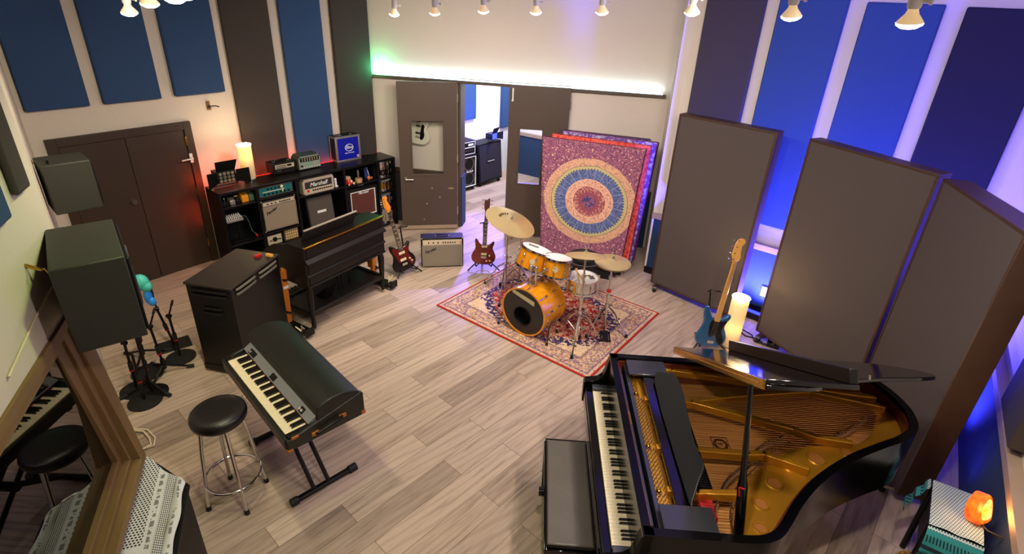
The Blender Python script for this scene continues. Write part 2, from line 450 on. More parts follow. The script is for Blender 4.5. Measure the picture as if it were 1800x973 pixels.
hd = MB().box(-.06, -.025, -.06, -.045, 1.31, 1.42).cyl((-.043, -.06, 1.365), (-.043, -.095, 1.365), .011, seg=12).tube([(-.043, -.095, 1.365), (-.09, -.1, 1.366), (-.17, -.097, 1.362)], .009).build('handle', M['white'], d1, bevel=.002)
for z in (1.52, .9, .22): MB().cyl((-.053, -.036, z), (-.053, -.036, z+.1), .008, seg=10).build('hinge', M['brass'], d1)

def MBring(outer, inner, y0, y1): return MB().wallring(outer, inner, -y0, -y1, XZ)
def studio_door(name, hinge, free, hgt, lever, wx0, wx1, wz0, wz1, bottom):
    h = Vector(hinge); f = Vector(free); d = f-h; W = d.length
    t = thing(name, None, None, (h.x, h.y, 0), math.atan2(d.y, d.x)); struct(t)
    s = 1 if lever > 0 else -1
    b = MB(); y0, y1 = -.022, .022
    b.box(0, W, y0, y1, .015, wz0); b.box(0, W, y0, y1, wz1, hgt); b.box(0, wx0, y0, y1, wz0, wz1); b.box(wx1, W, y0, y1, wz0, wz1)
    bmesh.ops.remove_doubles(b.bm, verts=b.bm.verts[:], dist=1e-5)
    b.build('leaf', M['brown'], t)
    MBring([(wx0, wz0), (wx1, wz0), (wx1, wz1), (wx0, wz1)], [(wx0+.02, wz0+.02), (wx1-.02, wz0+.02), (wx1-.02, wz1-.02), (wx0+.02, wz1-.02)], -.03, .03).build('glazing_bead', M['brown'], t, bevel=.003)
    box('pane', M['clearglass'], t, wx0+.015, wx1-.015, -.004, .004, wz0+.015, wz1-.015)
    if bottom: box('kick_strip', M['rail'], t, 0, W, -.028, .028, .016, .075, bevel=.002)
    for z in (.25, 1.05, 1.9): MB().cyl((-.004, s*.024, z), (-.004, s*.024, z+.11), .009, seg=10).build('hinge', M['rail'], t)
    return t, W
dl, W = studio_door('door_2', (-.864, 7.655), (-1.671, 7.507), 2.165, 1, .18, .655, .85, 1.66, True)
b = MB().cyl((.745, .022, .81), (.745, .034, .81), .034, seg=20).cyl((.745, .03, .81), (.745, .07, .81), .012, seg=12).tube([(.745, .07, .81), (.70, .074, .81), (.635, .068, .808)], .011)
b.build('lever_handle', M['steel'], dl)
b = MB()
for x, z, r in ((.08, .66, .012), (.105, .655, .014), (.06, .655, .01), (.13, .66, .009), (.37, .66, .012), (.26, .52, .012), (.45, .42, .012), (.5, .17, .01)): b.cyl((x, .0218, z), (x, .0228, z), r, seg=7)
b.build('paint_chips', M['rail'], dl)
dr, W = studio_door('door_3', (.685, 7.425), (-.135, 7.505), 2.19, -1, .33, .68, .815, 1.63, False)
MB().box(.765, .785, .022, .032, 1.98, 2.15).cyl((.775, .036, 1.99), (.775, .036, 2.13), .006, seg=8).sph((.775, .045, 1.99), .016).build('flush_bolt', M['white'], dr)
# pull side marks are on the room side only

# ---------------------------------------------------------------- the room beyond the doorway
F_P = frame((-.97, 9.9), 51)
b = MB().box(-2.4, 1.5, 0, .12, 0, ZC); w = loc(b.build('wall_booth_left', M['white']), F_P); struct(w)
P2 = Vector((-.97, 9.9)) + Vector((math.cos(R(51)), math.sin(R(51))))*1.28
F_Q = frame(P2, -33)
struct(loc(MB().box(-.1, 4, 0, .12, 0, ZC).build('wall_booth_back', M['white']), F_Q))
struct(loc(box('trim_wainscot_booth', M['carpetblue'], None, .0, 4, -.04, .01, 0, .78), F_Q))
struct(loc(box('trim_rail_booth', M['rail'], None, .0, 4, -.06, .01, .78, .84), F_Q))
struct(MB().box(-4, -3.9, 7.5, 12.9, 0, ZC).build('wall_booth_side', M['wall']))
struct(MB().box(3.6, 3.7, 7.2, 12.9, 0, ZC).build('wall_booth_right', M['wall']))

# ---------------------------------------------------------------- acoustic panels
def panel(F, s0, s1, z0, z1, m, label, group=None, th=.07, y=0.):
    t = box('acoustic_panel', m, None, s0, s1, -th+y, y-.002, z0, z1, bevel=.012)
    t.matrix_world = F
    return tag(t, label, 'acoustic panel', group)
panel(F_L, -1.41, -.885, 2.07, 3.5, M['panelblue'], 'navy fabric wall panel above the left part of the brown double doors', 'short blue wall panels')
panel(F_L, -.765, -.21, 2.07, 3.5, M['panelblue'], 'navy fabric wall panel above the middle of the brown double doors', 'short blue wall panels')
panel(F_L, -.065, .50, 2.075, 3.5, M['panelblue'], 'short blue fabric wall panel above the brass guitar hook', 'short blue wall panels')
F_LF = frame(LWk, 39.7)
panel(F_LF, .02, .56, .5, 3.55, M['panelgrey'], 'tall charcoal fabric panel behind the lit cylinder lamp on the shelf', 'tall panels behind the shelf', y=.03)
panel(F_LF, .68, 1.2, .5, 3.55, M['panelblue'], 'tall blue fabric panel behind the shelf with the green-panelled amp before it', 'tall panels behind the shelf', y=.03)
panel(F_LF, 1.33, 1.84, .5, 3.55, M['panelgrey'], 'tall charcoal fabric panel behind the blue equipment case', 'tall panels behind the shelf', y=.03)
g = 'tall panels on the right wall'
panel(F_R, .215, .815, 1.08, 3.5, M['panelgrey'], 'tall purple-grey panel above the first gobo beside the cream wall strip', g, y=.04)
panel(F_R, .945, 1.545, 1.08, 3.5, M['panelblue'], 'bright blue tall panel seen between the first and second gobo', g, y=.04)
panel(F_R, 1.69, 2.265, 1.08, 3.34, M['panelblue'], 'bright blue tall panel above the middle gobo', g, y=.04)
panel(F_R, 2.41, 3.01, 1.08, 3.33, mat('deep indigo panel cloth', '#14121f', .9, bump=.25, bscale=600), 'dark indigo tall panel above the gobo nearest the piano tail', g, y=.04)
F_NR = frame((2.661, 1.787), 54.5+180)
panel(F_NR, -1.40, -.83, .9, 2.2, M['panelgrey'], 'grey thick panel low on the wall beside the salt lamp table', y=-.0, th=.09)
Gp = G @ RZ(PI)      # for panels on the control room wall: -y into the room
panel(Gp, -.105, .03, 2.44, 3.6, M['panelgrey'], 'charcoal wall panel high above the large hung monitor', y=-.022, th=.03)
panel(Gp, -.75, -.21, 2.39, 3.6, M['panelblue'], 'blue wall panel above the control room window at the photo edge', y=-.022, th=.03)
panel(F_P, -.25, .22, 1.2, 3.3, M['panelblue'], 'blue panel in the far room above the bass cabinet', 'far room panels')
panel(F_P, .95, 1.22, .92, 3.3, M['panelblue'], 'blue panel in the far room right of the white wall strip', 'far room panels')
# ---------------------------------------------------------------- shelf unit and everything on it
SA = 49.412; F_S = frame((-3.413, 5.825), SA)
def onS(x, y, z): return F_S @ Vector((x, y, z))
def sthing(name, label, cat, x, y, z, group=None, turn=0.): return thing(name, label, cat, onS(x, y, z), R(SA+turn), group)
S = sthing('shelf_unit', 'long low black open shelf unit packed with amplifiers and drums', 'shelf', 0, 0, 0)
L, D, H = 2.50, .38, 1.06; th = .03
box('top', M['shelfblack'], S, 0, L, 0, D, H-.035, H, bevel=.004)
for x in (0, .428, .935, 1.635, 2.18, L-th): box('upright', M['shelfblack'], S, x, x+th, .004, D, 0.0, H-.036, bevel=.002)
def shelfb(x0, x1, z): box('shelf', M['shelfblack'], S, x0+th+.001, x1-.001, .006, D-.012, z-.022, z, bevel=.002)
for x0, x1, zs in ((0, .428, (.875, .39, .08)), (.428, .935, (.885, .425, .235, .08)), (.935, 1.635, (.795, .08)), (1.635, 2.18, (.785, .255, .05)), (2.18, L-th, (.785, .575, .33, .06))):
    for z in zs: shelfb(x0, x1, z)
box('back', M['shelfblack'], S, .031, L-.031, D-.011, D-.001, .05, H-.037)

def corners(b, x0, x1, y0, y1, z0, z1, r=.016):
    for x in (x0, x1):
        for y in (y0, y1):
            for z in (z0, z1): b.sph((x, y, z), r, seg=8)
def knobrow(xs, y, z, r=.008, d=.012, b=None):
    b = b or MB()
    for x in xs: b.cyl((x, y, z), (x, y-d, z), r, r*.8, seg=10)
    return b
def lin(a, b_, n): return [a+(b_-a)*i/(n-1) for i in range(n)]

# --- on top
def barn_light(name, label, loc, rz, group, body=M['black'], face=None):
    t = thing(name, label, 'stage light', loc, rz, group)
    MB().box(-.09, .09, -.06, .06, .05, .16).box(-.075, .075, .06, .075, .06, .15).build('housing', body, t, bevel=.006)
    b = MB()
    for i in range(6): b.box(-.08+i*.029, -.08+i*.029+.006, .061, .085, .055, .155)
    b.build('heat_sink', body, t)
    fc = MB()
    for i in range(4):
        for j in range(3): fc.cyl((-.055+i*.037, -.06, .072+j*.034), (-.055+i*.037, -.068, .072+j*.034), .015, seg=12)
    fc.build('lens', face or M['chrome'], t)
    MB().hexa([(-.085, -.06, .16), (.085, -.06, .16), (.085, -.055, .165), (-.085, -.055, .165), (-.1, -.11, .27), (.1, -.11, .27), (.1, -.104, .27), (-.1, -.104, .27)]).build('barn_door', body, t)
    for s in (-1, 1):
        MB().hexa([(s*.09, -.06, .05), (s*.09, -.06, .16), (s*.094, -.054, .16), (s*.094, -.054, .05), (s*.19, -.13, .03), (s*.19, -.13, .18), (s*.194, -.124, .18), (s*.194, -.124, .03)]).build('barn_door', body, t)
    MB().tube([(-.11, 0, .1), (-.11, 0, .012), (.11, 0, .012), (.11, 0, .1)], .008).cyl((-.118, 0, .1), (-.088, 0, .1), .014, seg=10).cyl((.088, 0, .1), (.118, 0, .1), .014, seg=10).build('yoke', body, t)
    MB().tube([(.09, .03, .1), (.14, .05, .08), (.15, .03, .02), (.12, .05, .005)], .006).build('power_lead', M['rubber'], t)
    return t
o = barn_light('stage_light', 'black barn-door stage light on the left end of the shelf top', onS(.19, .24, 1.061), R(SA), None); o.scale = (1.25, 1.25, 1.25)
def shade_mat():
    k = N('cream fabric lamp shade'); k.n.remove(k.b)
    d = k.new('ShaderNodeBsdfDiffuse', Color=hx('#ece4d0')); t = k.new('ShaderNodeBsdfTranslucent', Color=hx('#fff0d0'))
    m = k.new('ShaderNodeMixShader'); m.inputs[0].default_value = .6
    k.link(d.outputs[0], m.inputs[1]); k.link(t.outputs[0], m.inputs[2]); k.link(m.outputs[0], k.o.inputs['Surface']); return k.m
M['shade'] = shade_mat()
M['bulb'] = mat('lamp bulb', '#fff3dd', .4, emit='#ffe2b0', estr=25)
def cyl_lamp(name, label, loc, h, r, bulbz, power, tilt=0):
    t = thing(name, label, 'lamp', loc)
    MB().lathe([(0, 0), (r*.8, 0), (r*.8, .02), (r*.74, .035), (0, .035)], 28).build('base', M['steel'], t)
    MB().lathe([(r, .03), (r, h), (r-.003, h), (r-.003, .03), (r, .03)], 40).build('shade', M['shade'], t)
    b = MB().tube([(r*math.cos(a), r*math.sin(a), h) for a in lin(0, 2*PI*35/36, 36)], .003, closed=True)
    for q in range(3):
        a = q*2*PI/3; b.tube([(0, 0, h-.012), (r*math.cos(a)*.98, r*math.sin(a)*.98, h-.004)], .0025, 6)
    b.build('wire_ring', M['steel'], t)
    MB().cyl((0, 0, .035), (0, 0, bulbz-.04), .012, seg=12).build('stem', M['steel'], t)
    MB().sph((0, 0, bulbz), .032).build('bulb', M['bulb'], t)
    b_ = mat(name+' bulb', '#fff3dd', .4, emit='#ffe4b0', estr=power*25); t.children[-1].data.materials[0] = b_
    return t
cyl_lamp('cylinder_lamp', 'lit cream cylinder lamp on the shelf top beside the stage light', onS(.49, .27, 1.06), .45, .078, .31, 8)

t = sthing('amp_head', 'small dark amp head with rows of white controls on the shelf top', 'amplifier', .79, .25, 1.06)
MB().box(0, .30, 0, .19, .008, .15).build('cabinet', M['tolex'], t, bevel=.008)
box('control_panel', M['panelsilver'], t, .03, .285, -.004, .001, .075, .13)
for z in (.09, .113): knobrow(lin(.05, .17, 8), -.004, z, .006).each('knob', M['black'], t)
box('badge', M['black'], t, .19, .25, -.006, -.003, .095, .12); box('name_plate', M['steel'], t, .055, .10, -.004, .0, .045, .055)
MB().tube([(.06, .09, .15), (.075, .09, .172), (.225, .09, .172), (.24, .09, .15)], .009).build('handle', M['black'], t); 
b = MB().box(.04, .075, .075, .105, .15, .16).box(.225, .26, .075, .105, .15, .16); b.each('handle_bracket', M['steel'], t)
b = MB()
for x in (.03, .27):
    for y in (.03, .16): b.cyl((x, y, 0), (x, y, .01), .012, seg=10)
b.each('foot', M['rubber'], t)

t = sthing('profiling_amp', 'rounded dark green amp with a grey screen panel on the shelf top', 'amplifier', 1.12, .23, 1.06)
pf = [(.0, .008), (.33, .008), (.335, .04), (.33, .14), (.27, .2), (.06, .2), (.0, .15), (-.005, .04)]
pf = [(0, .008), (.325, .008), (.328, .15), (.30, .195), (.04, .195), (.003, .15)]
MB().prism(pf, -.19, 0, XZ).build('cabinet', mat('dark green grey case', '#3a4238', .4), t, bevel=.012)
MB().prism([(.012, .018), (.313, .018), (.315, .145), (.294, .182), (.046, .182), (.014, .145)], .0, .006, XZ).build('control_panel', mat('grey green panel', '#8b9286', .4), t)
box('dark_strip', M['black'], t, .03, .30, -.009, -.005, .112, .168)
box('screen', mat('lcd screen', '#6f8a74', .2, emit='#6f8a74', estr=.25), t, .10, .20, -.010, -.006, .06, .095)
for z, n in ((.13, 7), (.152, 7)): knobrow(lin(.06, .27, n), -.009, z, .008, .01).each('knob', M['panelsilver'], t)
knobrow(lin(.04, .3, 8), -.006, .038, .007, .01).each('knob', M['white'], t)
MB().cyl((.045, -.006, .06), (.045, -.02, .06), .014, seg=16).build('rotary_knob', M['black'], t)
MB().box(.02, .31, .02, .17, 0, .009).each('foot', M['rubber'], t)

t = sthing('equipment_case', 'blue fronted aluminium equipment case with a white oval logo on the shelf top', 'case', 1.70, .25, 1.06, turn=-2)
w_, h_, dd = .385, .355, .17
MB().box(.004, w_-.004, .004, dd, .004, h_).build('shell', mat('dark case side', '#1a1620', .5), t)
b = MB()
for z0, z1 in ((0, .028), (h_-.028, h_)): b.box(0, w_, -.006, .02, z0, z1); b.box(0, w_, dd-.02, dd+.004, z0, z1); b.box(0, .028, .02, dd-.02, z0, z1); b.box(w_-.028, w_, .02, dd-.02, z0, z1)
for x0, x1 in ((0, .03), (w_-.03, w_)): b.box(x0, x1, -.006, .02, .028, h_-.028); b.box(x0, x1, dd-.02, dd+.004, .028, h_-.028)
b.build('aluminium_frame', M['alu'], t, bevel=.003)
box('blue_panel', M['casebl'], t, .03, w_-.03, -.003, .004, .028, h_-.028)
cx, cz = .205, .19
lg = MB().tube([(cx+.062*math.cos(a), -.005, cz+.048*math.sin(a)) for a in lin(0, 2*PI*39/40, 40)], .0045, 6, closed=True).build('oval_logo', M['white'], t)
text('lettering', 'Blue', .062, M['white'], lg, T(cx, -.0045, cz+.003) @ FRONT, shear=.25)
text('caption', 'MICROPHONES', .021, M['white'], t, T(cx, -.0045, cz-.075) @ FRONT)
MB().cyl((.335, -.003, .055), (.335, -.006, .055), .02, seg=20).build('sticker', mat('round sticker', '#d9a0a0', .5), t)
MB().tube([(.11, .06, h_), (.12, .06, h_+.022), (.26, .06, h_+.022), (.27, .06, h_)], .008).build('handle', M['black'], t)
MB().box(.095, .125, .045, .075, h_, h_+.012).box(.255, .285, .045, .075, h_, h_+.012).each('handle_bracket', M['alu'], t)

# --- cell 1: pedals, mixer
def pedal(label, x, w, d, h, m, y=.06, kn=3, extra=None, z=.876):
    t = sthing('effects_pedal', label, 'effects pedal', x, y, z, 'effects pedals in the top left cell')
    MB().hexa([(0, 0, 0), (w, 0, 0), (w, d, 0), (0, d, 0), (0, 0, h*.55), (w, 0, h*.55), (w, d, h), (0, d, h)]).build('body', m, t, bevel=.004)
    MBk = MB()
    for q in lin(w*.22, w*.78, kn): MBk.cyl((q, d*.7, h*.86), (q, d*.68, h*.86+.018), .008, .007, seg=10)
    MBk.each('knob', extra or M['white'], t)
    MB().cyl((w/2, d*.25, h*.62), (w/2, d*.24, h*.62+.014), .009, seg=12).build('footswitch', M['steel'], t)
    return t
pedal('small black pedal with white knobs at the far left of the upper left cell', .05, .06, .1, .075, M['black'], kn=2)
pedal('silver pedal third from the left end of the upper left cell', .135, .06, .1, .09, M['alu'], kn=3, extra=M['black'])
pedal('black pedal with a cream label left of the orange pedal', .205, .055, .1, .08, M['black'], extra=M['cream'])
pedal('bright orange square pedal standing in the upper left shelf cell', .275, .08, .11, .13, mat('orange pedal paint', '#e08a1c', .4), extra=M['black'])
pedal('green and white pedal with many knobs right of the orange pedal', .362, .06, .11, .12, mat('green pedal paint', '#3f5a45', .4), kn=4)
t = sthing('small_mixer', 'slim black mixer on a stand in the lower left shelf cell', 'mixer', .05, .05, .391)
MB().hexa([(0, 0, .27), (.2, 0, .27), (.2, .14, .30), (0, .14, .30), (0, 0, .30), (.2, 0, .30), (.2, .14, .335), (0, .14, .335)]).build('body', M['alu'], t, bevel=.004)
b = MB()
for i in range(7):
    for j in range(3): b.cyl((.02+i*.027, .03+j*.035, .304+j*.009), (.02+i*.027, .03+j*.035, .32+j*.009), .007, seg=8)
b.each('knob', M['white'], t)
MB().cyl((.15, .07, .0), (.15, .07, .28), .012, seg=10).box(.05, .25, .03, .11, 0, .012).build('stand', M['black'], t)
MB().tube([(.2, .06, .31), (.25, .06, .29), (.28, .06, .2), (.3, .07, .08), (.34, .05, .02)], .005).build('lead', mat('green grey lead', '#3d5a55', .5), t)
b = MB().cyl((.34, .05, .005), (.34, .05, .03), .014, seg=10); b.build('red_plug', M['red'], t)

# --- cell 2
t = sthing('amp_head', 'low amp head with a teal control panel in the upper shelf row', 'amplifier', .468, .03, .886)
box('cabinet', M['tolex'], t, 0, .445, .01, .24, .0, .135, bevel=.006)
box('control_panel', M['teal'], t, .012, .43, .002, .011, .012, .126)
MB().wallring([(.006, .006), (.438, .006), (.438, .131), (.006, .131)], [(.014, .014), (.43, .014), (.43, .123), (.014, .123)], -.012, .002, XZ).build('chrome_trim', M['steel'], t)
box('white_stripe', M['cream'], t, .05, .33, -.001, .003, .06, .068); box('white_bar', M['cream'], t, .30, .312, -.001, .003, .03, .06)
knobrow(lin(.07, .38, 7), .002, .036, .013, .016).each('knob', M['black'], t); knobrow(lin(.12, .26, 4), .002, .098, .012, .014).each('knob', M['black'], t)
MB().cyl((.3, .003, .1), (.3, -.001, .1), .02, seg=20).build('round_badge', M['cream'], t)

def combo(label, x, y, z, w, d, h, clothm, panel, script, group=None, frame_=False):
    t = sthing('combo_amp', label, 'amplifier', x, y, z, group)
    return combo_parts(t, w, d, h, clothm, panel, script)
def combo_parts(t, w, d, h, clothm, panelh, script):
    b = MB(); b.box(0, w, .012, d, 0, h)
    b.build('cabinet', M['tolex'], t, bevel=.012)
    box('grille_cloth', clothm, t, .022, w-.022, .004, .016, .03, h-panelh-.03, bevel=.004)
    MB().wallring([(.014, .022), (w-.014, .022), (w-.014, h-panelh-.022), (.014, h-panelh-.022)], [(.022, .03), (w-.022, .03), (w-.022, h-panelh-.03), (.022, h-panelh-.03)], -.014, -.002, XZ).build('trim', M['alu'], t)
    box('control_panel', M['panelsilver'], t, .022, w-.022, .004, .016, h-panelh-.018, h-.022)
    z = h-panelh/2-.02; xs = lin(.09*w/.5, .2*w/.5, 3)+lin(.26*w/.5, .40*w/.5, 6)
    knobrow(xs, .004, z, .009, .014).each('knob', M['black'], t)
    MB().cyl((w*.93, .004, z), (w*.93, -.004, z), .007, seg=10).build('pilot_lamp', M['red'], t)
    text('script_logo', script, .055, M['black'], t, T(.12, .001, h-panelh-.095) @ FRONT @ RZ(R(24)), shear=.35, depth=.003)
    MB().tube([(w*.36, d*.45, h+.004), (w*.40, d*.45, h+.022), (w*.60, d*.45, h+.022), (w*.64, d*.45, h+.004)], .009).build('handle', M['black'], t)
    MB().box(w*.33, w*.37, d*.45-.016, d*.45+.016, h, h+.009).box(w*.63, w*.67, d*.45-.016, d*.45+.016, h, h+.009).each('handle_bracket', M['chrome'], t, bevel=.003)
    b = MB(); corners(b, .012, w-.012, .024, d-.012, .012, h-.012, .015); b.each('corner_cap', M['steel'], t)
combo('beige clothed combo amplifier with a slanted black script logo inside the shelf', .466, .012, .426, .462, .22, .42, M['cabcloth'], .05, 'Fender')
t = sthing('preamp_box', 'small white fronted box with a black dial under the beige shelf combo', 'audio unit', .49, .05, .236)
box('case', M['greyplast'], t, 0, .19, .006, .16, 0, .13, bevel=.004); box('front_panel', M['panelsilver'], t, .004, .186, 0, .007, .004, .126)
MB().cyl((.095, 0, .07), (.095, -.012, .07), .03, seg=20).build('dial', M['black'], t)
knobrow([.03, .045, .14, .155, .17], 0, .06, .007).each('knob', M['black'], t)
t = sthing('patch_unit', 'small brass coloured unit with grid of knobs under the beige shelf combo', 'audio unit', .72, .05, .236)
box('case', M['greyplast'], t, 0, .19, .006, .16, 0, .165, bevel=.004); box('front_panel', mat('brass panel', '#a98a55', .35, .5), t, .004, .186, 0, .007, .004, .16)
b = MB()
for i in range(6):
    for j in range(4): b.cyl((.022+i*.029, 0, .03+j*.036), (.022+i*.029, -.012, .03+j*.036), .009, .007, seg=8)
b.each('knob', M['cream'], t)

# --- cell 3
t = sthing('amp_head', 'silver vinyl amp head with a white script name on black', 'amplifier', 1.035, .01, .796)
w_, h_ = .45, .205
b = MB().wallring([(0, 0), (w_, 0), (w_, h_), (0, h_)], [(.03, .022), (w_-.03, .022), (w_-.03, h_-.035), (.03, h_-.035)], -.22, .0, XZ)
b.box(.03, w_-.03, .2, .22, .022, h_-.035); b.build('cabinet', M['silvervinyl'], t, bevel=.006)
box('black_front', M['cabdark'], t, .03, w_-.03, .012, .03, .075, h_-.035)
box('control_panel', M['panelsilver'], t, .03, w_-.03, .008, .03, .022, .075)
knobrow(lin(.14, .40, 9), .008, .048, .011, .014).each('knob', M['black'], t)
MB().box(.055, .085, .0, .01, .035, .062).build('rocker_switch', M['red'], t)
text('script_logo', 'Marshall', .075, M['white'], t, T(.225, .009, .122) @ FRONT, shear=.3, depth=.004)
b = MB(); corners(b, .008, w_-.008, .008, .212, .008, h_-.008, .013); b.each('corner_cap', M['black'], t)
MB().tube([(.13, .1, h_), (.15, .1, h_+.018), (.3, .1, h_+.018), (.32, .1, h_)], .009).build('handle', M['black'], t)
t = sthing('white_device', 'small white gadget standing right of the silver amp head', 'gadget', 1.52, .05, .796)
MB().box(0, .045, 0, .05, 0, .02).box(.008, .035, .012, .04, .02, .1).sph((.022, .026, .105), .02).build('body', M['white'], t, bevel=.004)
t = sthing('speaker_cabinet', 'grey angled speaker cabinet with a white badge in the shelf', 'speaker cabinet', 1.10, .06, .081)
w_, h_ = .40, .64
MB().hexa([(0, 0, 0), (w_, 0, 0), (w_, .3, 0), (0, .3, 0), (0, .07, h_), (w_, .07, h_), (w_, .3, h_), (0, .3, h_)]).build('cabinet', M['tolex'], t, bevel=.01)
def slant(z): return .07*z/h_
MB().hexa([(.02, slant(.02)-.006, .02), (w_-.02, slant(.02)-.006, .02), (w_-.02, slant(.02)+.01, .02), (.02, slant(.02)+.01, .02), (.02, slant(h_-.02)-.006, h_-.02), (w_-.02, slant(h_-.02)-.006, h_-.02), (w_-.02, slant(h_-.02)+.01, h_-.02), (.02, slant(h_-.02)+.01, h_-.02)]).build('grille_cloth', M['cabgrey'], t)
MB().box(.14, .27, slant(.42)-.014, slant(.42)-.004, .395, .43).build('badge', M['white'], t, bevel=.003)

# --- cell 4
t = sthing('hand_drum', 'small red drum with a natural skin on the shelf above the brown combo', 'drum', 1.73, .1, .786)
MB().lathe([(0, .012), (.055, .012), (.055, .095), (0, .095)], 28).build('shell', M['red'], t)
MB().lathe([(.054, .088), (.059, .088), (.059, .1), (.0, .104)], 28).build('head', mat('goat skin', '#cdb38c', .6), t)
b = MB()
for i in range(8): b.cyl((.057*math.cos(i*PI/4), .057*math.sin(i*PI/4), .02), (.057*math.cos(i*PI/4), .057*math.sin(i*PI/4), .09), .004, seg=6)
b.build('lacing', M['cream'], t)
t = sthing('toy_drummer', 'little red and white toy in front of the small red drum', 'toy', 1.735, .03, .786)
MB().sph((0, 0, .028), .028, 1.2, .8, 1).sph((.035, 0, .03), .018).build('body', M['red'], t); MB().sph((.018, -.014, .058), .018).sph((-.02, -.01, .012), .012).sph((.06, -.005, .018), .018).build('face', M['cream'], t)
t = sthing('wooden_shaker', 'round pale wooden percussion block with an upright beater', 'percussion', 1.905, .07, .786)
MB().lathe([(0, 0), (.05, 0), (.052, .045), (.046, .058), (0, .06)], 24).build('block', mat('pale wood', '#b18a5e', .5), t)
MB().cyl((0, 0, .06), (.0, .005, .15), .011, .014, seg=12).sph((0, .005, .16), .016).build('beater', mat('grey wood', '#6a5c50', .5), t)
t = sthing('toy_car', 'small orange toy near the right end of the upper shelf', 'toy', 2.07, .06, .786, turn=10)
MB().sph((0, 0, .036), .026, 1.1, .9, 1).build('body', mat('orange toy paint', '#e0791d', .4), t); MB().sph((.045, 0, .022), .022, 1.2, .7, .8).sph((0, 0, .01), .012, 2, 1, .8).build('base', M['orange'], t)
t = sthing('framed_card', 'small leaning dark card standing behind the orange toy', 'card', 2.06, .14, .786)
MB().hexa([(0, 0, 0), (.08, 0, 0), (.08, .006, 0), (0, .006, 0), (.02, .05, .15), (.08, .05, .15), (.08, .056, .15), (.02, .056, .15)]).build('board', M['panelnavy'], t)
MB().hexa([(.078, -.002, 0), (.084, -.002, 0), (.084, .008, 0), (.078, .008, 0), (.062, .048, .15), (.068, .048, .15), (.068, .058, .15), (.062, .058, .15)]).build('edge', M['white'], t)
t = sthing('combo_amp', 'dark combo amplifier with oxblood cloth and white script badge', 'amplifier', 1.675, .01, .256)
w_, h_ = .49, .46
MB().box(0, w_, .02, .3, 0, h_).wallring([(0, 0), (w_, 0), (w_, h_), (0, h_)], [(.05, .05), (w_-.05, .05), (w_-.05, h_-.05), (.05, h_-.05)], -.025, 0, XZ).build('cabinet', M['tolex'], t, bevel=.006)
box('grille_cloth', M['cabbrown'], t, .05, w_-.05, .01, .022, .05, h_-.05)
MB().wallring([(.04, .04), (w_-.04, .04), (w_-.04, h_-.04), (.04, h_-.04)], [(.052, .052), (w_-.052, .052), (w_-.052, h_-.052), (.052, h_-.052)], -.01, .002, XZ).build('piping', M['white'], t)
text('script_badge', 'Marshall', .05, M['white'], t, T(.25, .002, h_-.075) @ FRONT, shear=.3, depth=.004)
t = sthing('flat_device', 'flat black unit lying on top of the oxblood combo amplifier', 'audio unit', 1.72, .06, .7165)
box('case', M['black'], t, 0, .36, 0, .2, 0, .045, bevel=.004); box('badge', M['white'], t, .16, .25, -.001, .002, .017, .027)

# --- cell 5: snare drums
def snare(label, x, y, z, r, h, shell, group=None, hoopm=M['chrome'], par=None):
    t = thing('snare_drum', label, 'snare drum', onS(x, y, z), 0, group)
    return snare_parts(t, r, h, shell, hoopm)
def snare_parts(t, r, h, shell, hoopm, head=None):
    MB().lathe([(0, .008), (r, .008), (r, h-.008), (0, h-.008)], 32).build('shell', shell, t)
    for z in (.0, h-.022): MB().lathe([(r+.001, z), (r+.011, z), (r+.011, z+.022), (r+.001, z+.022), (r+.001, z)], 32).build('hoop', hoopm, t)
    MB().lathe([(0, h-.006), (r, h-.006), (r, h-.003), (0, h-.003)], 32).build('head', head or M['whitehead'], t)
    b = MB()
    for i in range(10):
        a = i*PI/5+.15; c, s_ = math.cos(a), math.sin(a)
        b.cyl((c*(r+.009), s_*(r+.009), .015), (c*(r+.009), s_*(r+.009), h-.01), .004, seg=6)
        b.cyl((c*(r+.006), s_*(r+.006), h*.35), (c*(r+.006), s_*(r+.006), h*.65), .009, seg=8)
    b.build('lug', hoopm, t)
    return t
snare('chrome snare drum, topmost of the stack in the right shelf column', 2.36, .18, .925, .14, .10, M['chrome'])
snare('black shelled snare drum, middle of the stack in the right shelf column', 2.36, .18, .787, .14, .13, M['pick_black'])
snare('brass shelled snare drum standing alone on the third shelf of the right column', 2.36, .18, .576, .14, .14, M['brass'])
t = snare('worn metal drum at the bottom of the right shelf column behind the guitar head', 2.37, .19, .331, .13, .16, M['steel'])
t = snare('pale shelled drum on the lowest shelf of the right column', 2.37, .19, .061, .135, .2, mat('pale drum shell', '#8f8270', .4))

# --- red LED strip behind the shelf
M['redled'] = mat('red led strip', '#ff2a10', .4, emit='#ff1c08', estr=9)
t = box('led_strip', M['redled'], None, .02, L-.02, D+.004, D+.016, 1.02, 1.056); t.matrix_world = F_S
tag(t, 'glowing red LED strip along the back edge of the shelf top', 'led strip')
l = light('red_glow', 'AREA', onS(L/2, D+.05, 1.0), 7, (1, .06, .03), L, sy=.04); l.matrix_world = F_S @ T(L/2, D+.03, 1.03) @ RX(R(115))
l2 = light('red_glow_side', 'AREA', onS(0, 0, 0), 1.4, (1, .05, .03), .3, sy=.5); l2.matrix_world = F_S @ T(-.02, D-.05, .65) @ RY(R(90))

# --- brass hook on the wall
t = thing('guitar_hook', 'brass and wood guitar hook alone on the cream wall', 'hook'); t.matrix_world = F_L @ T(.291, 0, 1.93)
MB().box(-.02, .02, -.02, 0, -.05, .05).build('back_plate', mat('hook wood', '#8a5a2c', .5), t, bevel=.004)
MB().tube([(0, -.02, 0), (0, -.07, .0), (-.05, -.08, .0), (-.055, -.15, .0)], .007).tube([(0, -.07, .0), (.05, -.08, .0), (.055, -.15, .0)], .007).build('prongs', M['black'], t)
